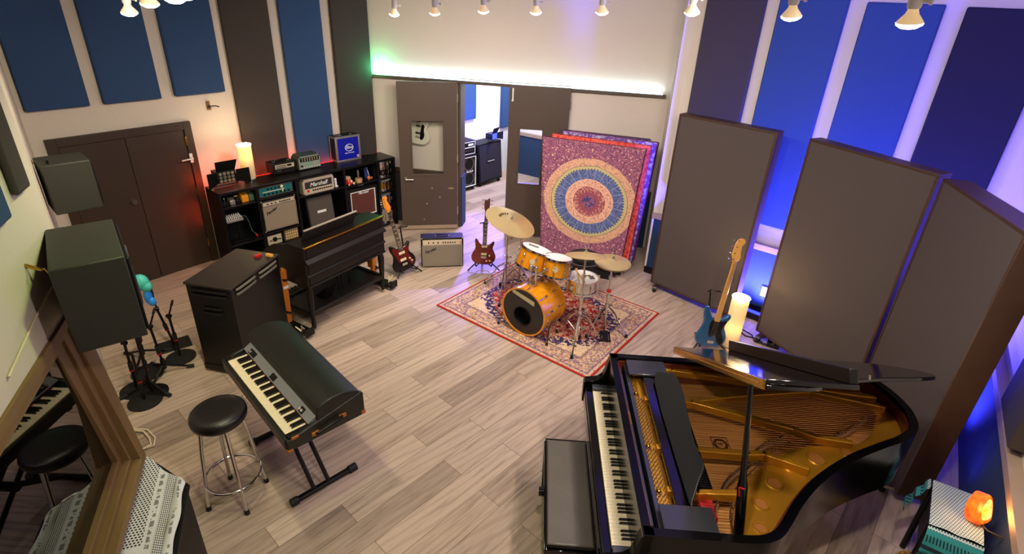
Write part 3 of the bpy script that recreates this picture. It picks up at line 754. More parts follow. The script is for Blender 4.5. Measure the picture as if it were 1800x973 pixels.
# ---------------------------------------------------------------- hung monitors over the control room window
def hang(t, pts):
    """screw eyes, hooks and turnbuckles from cabinet to wall"""
    for p, q in pts:
        p, q = Vector(p), Vector(q); d = (q-p)
        a = p+d*.3; c = p+d*.72
        b = MB().tube([p, p+d*.1+Vector((0, 0, -.012)), p+d*.2+Vector((0, 0, .012)), a], .004, 6).cyl(a, c, .0075, seg=10).tube([c, c+d*.08+Vector((0, 0, .012)), c+d*.17+Vector((0, 0, -.012)), q], .004, 6)
        b.build('turnbuckle', M['brass'], t)
def mon2(name_lbl, A, B, z0, z1, depthv):
    """A, B = ends of the near lower-left side; depthv = plan size across"""
    A = Vector(A); B = Vector(B); d = B-A; L = d.length
    t = thing('studio_monitor', name_lbl, 'speaker', (A.x, A.y, z0), math.atan2(d.y, d.x))
    h = z1-z0
    box('cabinet', M['speakerbox'], t, 0, L, 0, depthv, 0, h, bevel=.006)
    MB().box(.02, L-.02, depthv, depthv+.012, .02, h-.02).build('baffle', M['black'], t, bevel=.004)
    MB().cyl((L*.5, depthv+.012, h*.36), (L*.5, depthv+.02, h*.36), min(.11, L*.35), .09, seg=28).build('woofer', M['rubber'], t)
    MB().cyl((L*.5, depthv+.012, h*.8), (L*.5, depthv+.018, h*.8), .03, .026, seg=20).build('tweeter', M['steel'], t)
    return t, L
t, L1 = mon2('large black monitor speaker hung low over the control room window', (-2.105, 2.19), (-1.79, 1.811), 1.83, 2.22, .25)
hang(t, [((.06, -.0, .30), (.02, -.1, .36)), ((.3, -.0, .30), (.25, -.11, .36))])
t, L2 = mon2('small black monitor speaker hung farther back before the brown double doors', (-3.374, 3.609), (-3.165, 3.421), 1.752, 2.1, .275)
hang(t, [((.05, .0, .32), (.02, -.08, .40))])
MB().cyl((L2-.05, .05, .35), (L2-.05, .05, .375), .008, seg=8).build('eye_bolt', M['black'], t)
# thin tie rod along the control room wall
tr = MB().tube([(.06, .03, 2.0), (.3, .025, 1.97), (.62, .03, 1.92)], .005).build('tie_rod', M['cable']); tr.matrix_world = G
tag(tr, 'thin pale metal rod across the cream wall above the control room window', 'rod')

# ---------------------------------------------------------------- rotary speaker cabinet
t = thing('rotary_speaker_cabinet', 'tall black wooden rotary speaker cabinet with slotted louvres beside the organ', 'speaker cabinet', (-2.79, 4.0, 0), R(-10))
w_, d_, h_ = .43, .69, .94
M['lesliewood'] = mat('worn black wood', '#0f0d0b', .4, spec=.3, var=.2, vscale=9)
MB().box(0, w_, 0, d_, .03, h_-.02).build('cabinet', M['lesliewood'], t, bevel=.004)
box('top', mat('worn brown black top', '#2b241d', .36, var=.25, vscale=7), t, -.012, w_+.012, -.012, d_+.012, h_-.022, h_, bevel=.006)
MB().box(-.008, w_+.008, -.008, d_+.008, .03, .09).build('plinth', M['lesliewood'], t, bevel=.005)
def louvre(b, p0, p1, nrm):
    p0 = Vector(p0); p1 = Vector(p1); n = Vector(nrm)
    pts = [p0+n*.002, p0+(p1-p0)*.06+n*.012, p0+(p1-p0)*.5+n*.015, p0+(p1-p0)*.94+n*.012, p1+n*.002]
    b.tube(pts, .012, 8)
for z in (.88, .835): b = MB(); louvre(b, (.05, 0, z), (.39, 0, z), (0, -1, 0)); b.build('louvre', M['black'], t)
for z in (.71, .665): b = MB(); louvre(b, (.13, 0, z), (.31, 0, z), (0, -1, 0)); b.build('louvre', M['black'], t)
M['louv'] = mat('louvre with painted highlight', '#6d665c', .3)  # side louvres paler than the front ones: a highlight put into their colour
for z in (.89, .845):
    for y0, y1 in ((.06, .32), (.38, .64)): b = MB(); louvre(b, (w_, y0, z), (w_, y1, z), (1, 0, 0)); b.build('louvre', M['louv'], t)
for x in (.05, w_-.05):
    for y in (.06, d_-.06): MB().cyl((x-.012, y, .018), (x+.012, y, .018), .018, seg=12).build('castor', M['rubber'], t)
b = MB().hexa([(.0, 0, .0), (.06, 0, 0), (.06, .03, 0), (0, .03, 0), (.0, 0, .02), (.06, 0, .02), (.06, .03, .02), (0, .03, .02)]); o = b.build('pencil_box', M['red']); o.matrix_world = T(-2.40, 4.50, .941) @ RZ(R(60))
tag(o, 'small red box at the back edge of the rotary speaker cabinet top', 'box')
b = MB().box(0, .07, 0, .035, 0, .025); o = b.build('wooden_block', M['maple'], bevel=.004); o.matrix_world = T(-2.335, 4.545, .941) @ RZ(R(-20)); tag(o, 'pale wooden block beside the small red box on the rotary cabinet', 'block')

# ---------------------------------------------------------------- tonewheel organ
O = thing('electric_organ', 'black wooden electric organ seen from behind with a gold edged top', 'organ', (-2.026, 4.673, 0), R(59.9))
ow = 1.09; M['orgwood'] = mat('worn black organ wood', '#120e0c', .42, spec=.3, var=.25, vscale=10)
YZ = Matrix(((0, 0, 1, 0), (1, 0, 0, 0), (0, 1, 0, 0), (0, 0, 0, 1)))     # (y,z,x)
prof = [(0, .55), (0, .955), (.2, .955), (.24, .93), (.36, .88), (.36, .74), (.64, .70), (.64, .6), (.5, .55)]
MB().prism(prof, .03, ow-.03, YZ).build('case', M['orgwood'], O, bevel=.004)
cheek = [(-.006, .53), (-.006, .965), (.22, .965), (.46, .90), (.62, .80), (.66, .76), (.66, .60), (.5, .53)]
for x in (0, ow-.03): MB().prism(cheek, x, x+.03, YZ).build('end_cheek', M['orgwood'], O, bevel=.005)
box('back_panel', M['orgwood'], O, .03, ow-.03, -.012, .0, .56, .95)
box('top', M['orgwood'], O, -.004, ow+.004, -.016, .235, .955, .975, bevel=.004)
box('gold_rail', M['brass'], O, .0, ow, -.024, .006, .968, .984, bevel=.003)
MB().prism([(-.05, .80), (-.05, .815), (-.012, .845), (-.0, .845), (0, .79)], .0, ow, YZ).build('moulding', M['orgwood'], O, bevel=.003)
MB().prism([(-.03, .655), (-.03, .668), (-.008, .685), (0, .685), (0, .65)], .0, ow, YZ).build('moulding', M['orgwood'], O, bevel=.003)
MB().box(0, ow, -.02, .004, .53, .552).build('lower_rail', M['orgwood'], O, bevel=.003)
MB().hexa([(.1, .13, .976), (.79, .13, .976), (.79, .145, .976), (.1, .145, .976), (.1, .07, 1.105), (.79, .07, 1.105), (.79, .085, 1.105), (.1, .085, 1.105)]).build('music_desk', mat('music desk with worn edge', '#2a231f', .32), O, bevel=.003)
MB().hexa([(.1, .066, 1.102), (.79, .066, 1.102), (.79, .09, 1.102), (.1, .09, 1.102), (.1, .065, 1.112), (.79, .065, 1.112), (.79, .089, 1.112), (.1, .089, 1.112)]).build('desk_edge', mat('worn pale edge', '#a3978a', .4), O)
MB().prism([(.15, .976), (.24, .976), (.24, .98), (.15, 1.03)], .74, .76, YZ).build('desk_bracket', M['black'], O)
def manual(name, y0, y1, z, x0=.06, x1=ow-.06, n=36):
    b = MB(); w = (x1-x0)/n
    for i in range(n): b.box(x0+i*w+.0008, x0+(i+1)*w-.0008, y0, y1, z, z+.016)
    k = b.build(name, M['ivory'], O)
    b = MB()
    for i in range(n):
        if i % 7 not in (2, 6): b.box(x0+(i+1)*w-.005, x0+(i+1)*w+.005, y0+.0, y0+(y1-y0)*.6, z+.012, z+.026)
    b.build('black_keys', M['ebony'], k)
manual('upper_manual', .365, .50, .80); manual('lower_manual', .50, .632, .735)
for (x, y) in ((.035, .03), (ow-.035, .03), (.035, .5), (ow-.035, .5)):
    MB().lathe([(0, 0), (.02, 0), (.026, .06), (.02, .1), (.032, .3), (.036, .42), (.026, .47), (.036, .5), (.036, .56), (0, .56)], 16, T(x, y, .04)).build('leg', M['orgwood'], O)
for y in (.03, .5): box('stretcher', M['orgwood'], O, .04, ow-.04, y-.018, y+.018, .19, .235, bevel=.004)
for x in (.035, ow-.035): box('stretcher', M['orgwood'], O, x-.018, x+.018, .05, .48, .19, .235, bevel=.004)
box('pedal_shelf', M['orgwood'], O, .06, ow-.06, .05, .48, .195, .215)
pd = MB()
for i in range(18):
    pd.box(.12+i*.048, .145+i*.048, .2, .8, .216 if False else .10, .125)
pdl = pd.build('pedalboard', M['orgwood'], O)
MB().hexa([(.3, .16, .216), (.42, .16, .216), (.42, .30, .216), (.3, .30, .216), (.33, .12, .36), (.45, .12, .36), (.45, .135, .36), (.33, .135, .36)]).build('expression_pedal', M['black'], O)
for x in (.55, .60, .72): MB().cyl((x, .2, .215), (x, .2, .56), .012, seg=8).build('strut', M['orgwood'], O)
# strapped moving dollies at both ends
def dolly(label, x, side):
    t = thing('organ_dolly', label, 'moving dolly', O.matrix_basis @ Vector((x, 0, 0)), R(59.9), 'organ moving dollies')
    MB().box(-.05, .05, -.03, .62, .035, .075).box(-.05, .05, -.05, -.03, .035, .12).build('base_beam', M['black'], t, bevel=.004)
    MB().hexa([(-.034, .27, .075), (.034, .27, .075), (.034, .31, .075), (-.034, .31, .075), (-.034, .24, .70), (.034, .24, .70), (.034, .28, .70), (-.034, .28, .70)]).sph((0, .26, .70), .03, .75, .75, 1).build('handle_post', M['orange'], t, bevel=.006)
    MB().box(-.02, .02, .32, .36, .20, .50).build('handle_post', M['orange'], t, bevel=.006)
    MB().box(-.03, .03, .24, .37, .49, .52).build('white_tape', M['white'], t, bevel=.003)
    for z in (.22, .60): MB().tube([(-.03*side, .22, z), (side*.01, .21, z), (.03*side, .3, z), (.05*side, .38, z+.02), (.02*side, .42, z+.03)], .012, 6).build('strap', M['rubber'], t)
    for y in (.0, .25, .56): 
        cst = MB().cyl((-.035, y, .022), (-.012, y, .022), .022, seg=14).build('castor', M['rubber'], t)
        MB().box(-.05, -.005, y-.014, y+.014, .02, .046).build('castor_fork', M['steel'], cst)
    MB().tube([(0, .05, .08), (.05*side, .02, .16), (.02*side, .06, .06), (.06*side, .1, .12), (.03*side, .02, .05)], .006, 6).build('loose_webbing', M['cream'], t)
    return t
dolly('orange and black moving dolly strapped to the organ end next to the rotary cabinet', -.075, -1)
dolly('orange and black moving dolly strapped to the organ end next to the dark electric guitar', ow+.08, 1)

# ---------------------------------------------------------------- electric piano on its stand
A = R(-44.7)
P = thing('electric_piano', 'black vinyl covered electric piano with a domed lid beside the stool', 'piano', (-2.098, 3.197, 0), A)
pw = 1.11
side = [(0, .685), (0, .765), (.05, .775), (.505, .875), (.525, .86), (.525, .70), (.50, .685)]
MB().prism([(0, .685), (0, .75), (.14, .752), (.5, .76), (.525, .75), (.525, .7), (.5, .685)], .02, pw-.02, YZ).build('case', M['rhodesvinyl'], P, bevel=.006)
for x in (0, pw-.026): MB().prism(side, x, x+.026, YZ).build('end_panel', M['rhodesvinyl'], P, bevel=.005)
lid = [(.205, .80), (.205, .885), (.22, .905), (.26, .925), (.32, .938), (.39, .935), (.45, .915), (.505, .88), (.505, .80)]
MB().prism(lid, .004, pw-.004, YZ).build('lid', M['rhodesvinyl'], P, bevel=.006)
MB().prism([(.150, .795), (.150, .802), (.205, .835), (.205, .80)], .028, pw-.028, YZ).build('name_rail', M['greyrail'], P, bevel=.002)
b = MB()
for x, w in ((.10, .07), (.17, .03), (.48, .07), (.93, .05)): b.hexa([(x, .156, .803), (x+w, .156, .803), (x+w, .19, .822), (x, .19, .822), (x, .155, .808), (x+w, .155, .808), (x+w, .189, .828), (x, .189, .828)])
b.each('rail_plates', M['black'], P)
b = MB()
for x in (.11, .135, .94, .965): b.cyl((x, .172, .812), (x, .164, .828), .011, .009, seg=12)
b.each('control_knob', M['chrome'], P)
n = 43; x0, x1 = .075, pw-.06; w = (x1-x0)/n
b = MB()
for i in range(n): b.box(x0+i*w+.0006, x0+(i+1)*w-.0006, .018, .155, .752, .779)
b.build('white_keys', M['ivory'], P, bevel=.0015)
b = MB()
for i in range(n-1):
    if (i+2) % 7 not in (2, 6): b.hexa([(x0+(i+1)*w-.0055, .066, .776), (x0+(i+1)*w+.0055, .066, .776), (x0+(i+1)*w+.0055, .152, .776), (x0+(i+1)*w-.0055, .152, .776), (x0+(i+1)*w-.0045, .072, .791), (x0+(i+1)*w+.0045, .072, .791), (x0+(i+1)*w+.0045, .152, .792), (x0+(i+1)*w-.0045, .152, .792)])
b.build('black_keys', M['ebony'], P)
box('red_felt', M['redfelt'], P, x0, x1, .150, .156, .778, .786)
box('key_slip', M['rhodesvinyl'], P, .02, pw-.02, -.006, .016, .69, .772, bevel=.004)
for x in (.028, x1+.004): box('key_block', M['black'], P, x, x+.044, .016, .15, .752, .784, bevel=.003)
MB().cyl((.05, .06, .784), (.05, .06, .788), .011, seg=16).build('badge', M['brass'], P)
MB().tube([(pw, .18, .735), (pw+.022, .19, .737), (pw+.022, .35, .765), (pw, .36, .768)], .013, 8).build('carry_handle', M['black'], P)
b = MB().box(pw-.002, pw+.012, .15, .2, .722, .75).box(pw-.002, pw+.012, .34, .39, .752, .78); b.each('handle_cap', M['copper'], P, bevel=.003)
b = MB().box(pw-.004, pw+.004, .03, .075, .765, .785).box(pw-.02, pw+.004, -.008, .03, .683, .70).box(pw-.02, pw+.004, .50, .528, .69, .72); b.each('corner_plate', M['copper'], P, bevel=.003)
st = thing('keyboard_stand', 'black X-shaped stand carrying the electric piano', 'stand', (-2.098, 3.197, 0), A)
for x in (.15, .89):
    MB().box(x-.018, x+.018, .04, .49, .012, .045).build('foot_bar', M['black'], st, bevel=.005)
    MB().cyl((x, .02, .028), (x, .07, .028), .03, seg=14).cyl((x, .46, .028), (x, .52, .028), .03, seg=14).each('rubber_end', M['rubber'], st)
for y, xa, xb in ((.19, .89, .15), (.30, .89, .15), (.225, .15, .89), (.265, .15, .89)):
    d = Vector((xb-xa, 0, .63)).normalized()
    MB().tube([(xa, y, .04), (xb, y, .67)], .016, 6).build('leg', mat('dark steel tube', '#2c2825', .35, .5), st)
MB().cyl((.52, .17, .355), (.52, .32, .355), .03, seg=16).build('pivot', M['black'], st)
b = MB()
for x in (.15, .89): b.box(x-.02, x+.02, .02, .5, .655, .684)
b.build('support_arm', M['black'], st, bevel=.004)
MB().box(.875, .905, .288, .312, .08 if False else .60, .64).build('white_label', M['white'], st)

# ---------------------------------------------------------------- stool
t = thing('bar_stool', 'round black vinyl stool with chrome legs in front of the electric piano', 'stool', (-1.852, 2.655, 0))
MB().lathe([(0, .70), (.155, .70), (.168, .715), (.172, .74), (.166, .765), (.15, .778), (.10, .782), (0, .783)], 40).build('seat', M['leather'], t)
MB().lathe([(.0, .685), (.14, .685), (.15, .70), (0, .70)], 32).build('seat_pan', M['chrome'], t)
for i in range(4):
    a = R(42+90*i); c, s_ = math.cos(a), math.sin(a)
    lg = MB().tube([(c*.12, s_*.12, .69), (c*.145, s_*.145, .5), (c*.19, s_*.19, .03)], .0125, 10).build('leg', M['chrome'], t)
    MB().cyl((c*.192, s_*.192, .0), (c*.189, s_*.189, .035), .018, .015, seg=12).build('rubber_foot', M['rubber'], lg)
MB().tube([(.175*math.cos(a), .175*math.sin(a), .21) for a in lin(0, 2*PI*47/48, 48)], .010, 8, closed=True).build('foot_ring', M['chrome'], t)

# ---------------------------------------------------------------- microphone stands in a cluster
def mic_stand(label, loc, h, kind, rz=0., boom=None, lean=(0, 0)):
    t = thing('microphone_stand', label, 'microphone stand', loc, rz, 'microphone stands by the control room wall')
    tx, ty = lean
    if kind == 'tripod':
        for i in range(3):
            a = R(20+120*i); c, s_ = math.cos(a), math.sin(a)
            lg = MB().tube([(0, 0, .1), (c*.2, s_*.2, .022)], .011, 8).build('leg', M['black'], t)
            MB().cyl((c*.17, s_*.17, .026), (c*.23, s_*.23, .018), .017, seg=10).build('rubber_foot', M['rubber'], lg)
        MB().cyl((0, 0, .06), (0, 0, .16), .02, seg=12).build('hub', M['black'], t); z0 = .1
    elif kind == 'round':
        MB().lathe([(0, 0), (.13, 0), (.13, .012), (.03, .03), (0, .03)], 28).build('base', M['rubber'], t); z0 = .03
    else:
        box('base', M['rubber'], t, -.14, .14, -.1, .1, 0, .018, bevel=.006); z0 = .018
    MB().tube([(0, 0, z0), (tx, ty, h)], .011, 8).build('pole', M['black'], t)
    MB().cyl((tx*.45, ty*.45, h*.45), (tx*.6, ty*.6, h*.6), .018, seg=10).build('clutch', M['rubber'], t)
    MB().cyl((tx*.42, ty*.42, h*.42), (tx*.44, ty*.44, h*.44), .0185, seg=10).build('red_ring', M['red'], t)
    if boom: 
        b = Vector((tx, ty, h)); e = b+Vector(boom)
        MB().tube([b-Vector(boom)*.25, e], .008, 8).cyl(b-Vector((.02, 0, 0)), b+Vector((.02, 0, 0)), .018, seg=10).build('boom_arm', M['black'], t)
        MB().cyl(e, e+Vector(boom).normalized()*.05, .012, .01, seg=10).build('mic_clip', M['rubber'], t)
    return t
mic_stand('low black stand on a square base, nearest the brown double doors', (-3.30, 4.36, 0), .42, 'square', R(40), (.0, .01, .16), (-.06, .05))
mic_stand('black tripod stand with a red ring, nearest the rotary speaker cabinet', (-3.13, 3.93, 0), .5, 'tripod', R(10), (.03, .05, .1), (-.03, .02))
mic_stand('black round-base stand in the middle of the microphone stand cluster', (-3.30, 3.93, 0), .52, 'round', 0, None, (.0, 0))
mic_stand('black tripod stand with forward leg nearest the stool', (-3.12, 3.70, 0), .5, 'tripod', R(-40), (-.04, .02, .1), (-.02, .02))
mic_stand('black round-base stand half hidden by the window frame', (-3.24, 3.69, 0), .5, 'round', 0, (.03, -.02, .14), (.02, .0))
mic_stand('slim black round-base stand tucked right behind the window frame edge', (-3.08, 3.55, 0), .48, 'round', R(5), None, (.0, .02))
mic_stand('black round-base stand close beside the rotary speaker cabinet', (-3.13, 4.17, 0), .45, 'round', 0, (.03, .03, .1), (-.03, .03))
mic_stand('black tripod stand at the rear of the microphone stand cluster', (-3.45, 4.12, 0), .46, 'tripod', R(25), None, (.02, .02))
b = MB().tube([(-2.98, 3.22, .012), (-2.85, 3.22, .012), (-2.74, 3.14, .012), (-2.70, 3.06, .012), (-2.76, 3.02, .012), (-2.84, 3.03, .012)], .007, 8).tube([(-2.98, 3.20, .022), (-2.86, 3.19, .022), (-2.77, 3.12, .022), (-2.72, 3.06, .022), (-2.76, 3.0, .022)], .007, 8)
tag(b.build('audio_cable', M['cable']), 'looped cream cable on the floor below the control room window', 'cable')
t = thing('hanging_pouch', 'turquoise and blue soft shape peeking out behind the large hung monitor', 'pouch', (-2.87, 3.62, 0))
MB().sph((-.0, 0, 1.135), .06, 1.0, .8, 1.1).sph((.03, 0, 1.10), .045, 1, .8, 1).build('upper_lobe', M['turq'], t)
MB().sph((.025, 0, 1.01), .04, .7, .8, 1.7).sph((.045, 0, .965), .03, 1, .9, 1.3).build('lower_lobe', M['skyblue'], t)
MB().tube([(-.02, .0, 1.1), (-.16, .04, 1.05), (-.21, .04, .9)], .006).tube([(-.21, .04, .9), (-.21, .04, .03)], .011).lathe([(0, 0), (.12, 0), (.12, .012), (.03, .03), (0, .03)], 24, T(-.21, .04, 0)).build('holder_stand', M['black'], t)

# ---------------------------------------------------------------- black stand with the checked scarf below the window
kz = .75
D0 = Vector((-1.72, 1.30)); KQ = [(.033, 1.047), (.284, .743), (.284, -.15), (0, 0)]      # cabinet outline, x across, y along the wall
bx = thing('side_cabinet', 'black cabinet below the control room window under a checked scarf', 'cabinet', (D0.x, D0.y, 0), R(22.5))
MB().prism([KQ[3], KQ[2], KQ[1], KQ[0]], .03, kz-.02).build('body', M['tolex'], bx, bevel=.008)
MB().prism([(-.004, -.004), (.302, -.165), (.302, .742), (.035, 1.062)], kz-.02, kz-.004).build('top', M['black'], bx, bevel=.004)
for x, y in ((.05, .05), (.24, -.06), (.24, .7), (.06, .9)): MB().cyl((x, y, 0), (x, y, .03), .02, seg=10).build('foot', M['rubber'], bx)
def keff_mat():
    k = N('black and white checked scarf'); v = k.coords('Object'); x, y, z = k.sep(v)
    wht = hx('#d3d2d2'); blk = hx('#2a2326')
    def stripe(c, w): # periodic stripe mask
        return k.math('LESS_THAN', k.math('FRACT', k.math('MULTIPLY', x, c)), w)
    # hooked net on one side, fine weave on the other
    s1 = k.math('ADD', k.math('MULTIPLY', x, 62), k.math('MULTIPLY', k.math('FLOOR', k.math('MULTIPLY', y, 62)), .5))
    net = k.math('MULTIPLY', k.math('LESS_THAN', k.math('FRACT', s1), .62), k.math('LESS_THAN', k.math('FRACT', k.math('MULTIPLY', y, 62)), .6))
    fine = k.math('MULTIPLY', k.math('LESS_THAN', k.math('FRACT', k.math('MULTIPLY', x, 110)), .55), k.math('LESS_THAN', k.math('FRACT', k.math('ADD', k.math('MULTIPLY', y, 75), k.math('MULTIPLY', x, 40))), .7))
    band = k.math('MULTIPLY', k.math('LESS_THAN', k.math('FRACT', k.math('MULTIPLY', y, 22)), .8), k.math('LESS_THAN', k.noise(v, 30, 2), .5))
    def between(c, a, b): return k.math('MULTIPLY', k.math('GREATER_THAN', c, a), k.math('LESS_THAN', c, b))
    m = k.math('MULTIPLY', k.math('MULTIPLY', net, between(x, .008, .135)), k.math('GREATER_THAN', y, .40))
    m = k.math('ADD', m, k.math('MULTIPLY', fine, k.math('MULTIPLY', between(x, .185, .238), between(y, .30, 1.2))))
    m = k.math('ADD', m, k.math('MULTIPLY', k.math('MULTIPLY', fine, .9), k.math('MULTIPLY', between(x, .02, .135), k.math('LESS_THAN', y, .33))))
    m = k.math('ADD', m, k.math('MULTIPLY', k.math('MULTIPLY', fine, .9), k.math('MULTIPLY', between(x, .185, .238), k.math('LESS_THAN', y, .24))))
    m = k.math('ADD', m, k.math('MULTIPLY', k.math('MULTIPLY', band, .7), between(x, .150, .170)))
    m = k.math('ADD', m, k.math('MULTIPLY', k.math('MULTIPLY', band, .7), between(x, .252, .266)), clamp=True)
    k.base(k.mix(m, wht, blk)); k.b.inputs['Roughness'].default_value = .95; k.bump(k.noise(v, 120, 2), .4, .003); return k.m
def drape(nx, ny, x0, x1, y0, y1, top, fn, name, m, th=.004, sub=1):
    b = MB().grid(lambda u, v_: fn(x0+(x1-x0)*u, y0+(y1-y0)*v_), nx, ny)
    return b.build(name, m, None, solid=th, sub=sub)
def kf(u, v_):
    a = Vector(KQ[0]).lerp(Vector(KQ[1]), u); c = Vector(KQ[3]).lerp(Vector(KQ[2]), u); p = c.lerp(a, v_)
    z = kz+.008+.003*math.sin(u*11)*math.sin(v_*15)
    if u > .8: z += .016*abs(math.sin((u-.8)*14))*(1+.5*math.sin(v_*22))
    return (p.x+.006*math.sin(v_*19)*u, p.y+.01*math.sin(u*9), z)
o = drape(36, 70, 0, 1, 0, 1, kz, kf, 'checked_scarf', keff_mat()); o.matrix_world = bx.matrix_basis.copy(); 
tag(o, 'black and white checked scarf spread over the cabinet below the control room window', 'scarf')
# ---------------------------------------------------------------- rug under the drums
rc = [Vector(v) for v in ((-.8485, 5.344), (.784, 4.117), (1.816, 5.331))]
ru = (rc[1]-rc[0]); RLx = ru.length; RLy = 1.60; ra = math.atan2(ru.y, ru.x)
def rug_mat():
    k = N('persian rug'); v = k.coords('Object'); x, y, z = k.sep(v)
    hxx, hyy = RLx/2, RLy/2
    ax = k.math('ABSOLUTE', x); ay = k.math('ABSOLUTE', y)
    d = k.math('MINIMUM', k.math('SUBTRACT', hxx, ax), k.math('SUBTRACT', hyy, ay))   # distance to edge
    red = hx('#9c1d1a'); beige = hx('#cfae88'); navy = hx('#3d3560'); dark = hx('#2a2030'); edge = hx('#a32c22'); pale = hx('#e2cba6')
    # floral motifs: rosettes, scrolling vines, small buds
    v1 = k.voro(v, 13, rnd=.7); v2 = k.voro(v, 30); n1 = k.noise(v, 22, 3, .55); n2 = k.noise(k.coords('Object', loc=(3, 1, 0)), 30, 2)
    B0, W1 = (0, 0, 0, 1), (1, 1, 1, 1)
    petals = k.ramp(v1, [(.10, W1), (.17, B0), (.26, B0), (.33, W1), (.42, B0)])
    scroll = k.ramp(n1, [(.42, B0), (.46, W1), (.5, W1), (.54, B0)]); vine = k.ramp(n2, [(.45, B0), (.48, W1), (.51, W1), (.54, B0)])
    buds = k.ramp(v2, [(.18, W1), (.25, B0)])
    field = k.mix(petals, red, pale); field = k.mix(k.math('MULTIPLY', scroll, .55), field, beige); field = k.mix(k.math('MULTIPLY', vine, .6), field, hx('#5e1418')); field = k.mix(k.math('MULTIPLY', buds, .7), field, navy)
    bord = k.mix(k.math('MULTIPLY', petals, .55), hx('#cfae86'), hx('#8a6478')); bord = k.mix(k.math('MULTIPLY', scroll, .85), bord, hx('#4a3c6c')); bord = k.mix(k.math('MULTIPLY', vine, .5), bord, hx('#c98e6c')); bord = k.mix(k.math('MULTIPLY', buds, .8), bord, red)
    corner = k.mix(k.math('MULTIPLY', scroll, .35), hx('#dcbd93'), hx('#b88d5d')); corner = k.mix(k.math('MULTIPLY', vine, .45), corner, hx('#8a6a86'))
    # field with cut corners and a scalloped edge
    ex = k.math('DIVIDE', ax, hxx-.24); ey = k.math('DIVIDE', ay, hyy-.24)
    oc = k.math('MAXIMUM', k.math('MAXIMUM', ex, ey), k.math('MULTIPLY', k.math('ADD', ex, ey), .71))
    oc = k.math('ADD', oc, k.math('MULTIPLY', k.math('SUBTRACT', n1, .5), .35)); oc = k.math('ADD', oc, k.math('MULTIPLY', k.math('SINE', k.math('MULTIPLY', k.math('SUBTRACT', ax, ay), 30.)), .03))
    ring_ = k.math('COMPARE', oc, .98, .09)
    c = k.mix(k.math('LESS_THAN', oc, .9), corner, field); c = k.mix(k.math('MULTIPLY', ring_, k.ramp(n2, [(.4, B0), (.47, W1)])), c, hx('#3b2f55'))
    dn = k.math('ADD', d, k.math('MULTIPLY', k.math('SUBTRACT', n1, .5), .06))
    c = k.mix(k.math('LESS_THAN', dn, .235), c, bord)
    c = k.mix(k.math('MULTIPLY', k.math('COMPARE', dn, .24, .012), .7), c, hx('#6a4a5c'))
    c = k.mix(k.math('MULTIPLY', k.math('COMPARE', d, .062, .008), .7), c, hx('#57406a'))
    c = k.mix(k.math('MULTIPLY', k.math('LESS_THAN', d, .055), .55), c, hx('#d6b490')); c = k.mix(k.math('MULTIPLY', k.math('LESS_THAN', d, .055), buds), c, hx('#5d3f6a'))
    c = k.mix(k.math('LESS_THAN', d, .022), c, edge)
    k.base(c); k.b.inputs['Roughness'].default_value = .95; k.b.inputs['Specular IOR Level'].default_value = .1
    k.bump(k.noise(v, 300, 2), .3, .003); return k.m
o = MB().box(-RLx/2, RLx/2, -RLy/2, RLy/2, .001, .012).build('rug', rug_mat(), bevel=.003)
rcen = rc[0]+ru/2+Vector((-ru.y, ru.x)).normalized()*RLy/2
o.location = (rcen.x, rcen.y, 0); o.rotation_euler = (0, 0, ra); tag(o, 'red bordered Persian rug under the amber drum kit', 'rug')
ZR = .0125

# ---------------------------------------------------------------- drum kit
def amber_mat():
    k = N('amber lacquer drum shell'); v = k.coords('Object', scale=(1, 1, .25))
    n = k.noise(v, 9, 4, .6); k.base(k.ramp(n, [(.3, hx('#c0700a')), (.55, hx('#d98c14')), (.8, hx('#e9a62a'))]))
    k.b.inputs['Roughness'].default_value = .16; k.b.inputs['Coat Weight'].default_value = .7; k.b.inputs['Coat Roughness'].default_value = .05; return k.m
M['amber'] = amber_mat()
def orient(c, axis):
    return Matrix.Translation(c) @ Vector(axis).to_track_quat('Z', 'Y').to_matrix().to_4x4()
ax_ = Vector((.58, .81, 0)).normalized()
BD = thing('bass_drum', 'large amber bass drum with a ported black front head and a tape strip', 'drum', (.14, 4.818, ZR))
BD.matrix_world = orient((.14, 4.818, .29), (ax_.x, ax_.y, 0)); br_ = .27; bl = .40
MB().lathe([(br_-.012, .03), (br_-.004, .03), (br_-.004, bl-.03), (br_-.012, bl-.03)], 56).build('shell', M['amber'], BD)
for z0 in (0, bl-.045): MB().lathe([(br_-.012, z0), (br_+.006, z0), (br_+.006, z0+.045), (br_-.012, z0+.045), (br_-.012, z0)], 56).build('hoop', M['amber'], BD)
hd = mat('black drum head', '#1d1916', .28)
up_l = (BD.matrix_world.to_3x3().inverted() @ Vector((0, 0, 1))).normalized(); rt_l = (BD.matrix_world.to_3x3().inverted() @ Vector((ax_.y, -ax_.x, 0))).normalized()
pc = -up_l*.055-rt_l*.01; cs = [(math.cos(a), math.sin(a)) for a in lin(0, 2*PI*63/64, 64)]
MB().wallring([((br_-.012)*c, (br_-.012)*s_) for c, s_ in cs], [(pc.x+.112*c, pc.y+.112*s_) for c, s_ in cs], .008, .012).build('front_head', hd, BD)
off = Matrix.Translation((0, 0, 0))
MB().lathe([(0, .14), (.11, .14), (.11, .02), (.116, .006), (.104, .004), (.100, .02), (.100, .12), (0, .12)], 40, T(pc.x, pc.y, 0)).build('port_ring', M['black'], BD)
MB().lathe([(0, bl-.012), (br_-.012, bl-.012), (br_-.012, bl-.008), (0, bl-.008)], 40).build('batter_head', hd, BD)
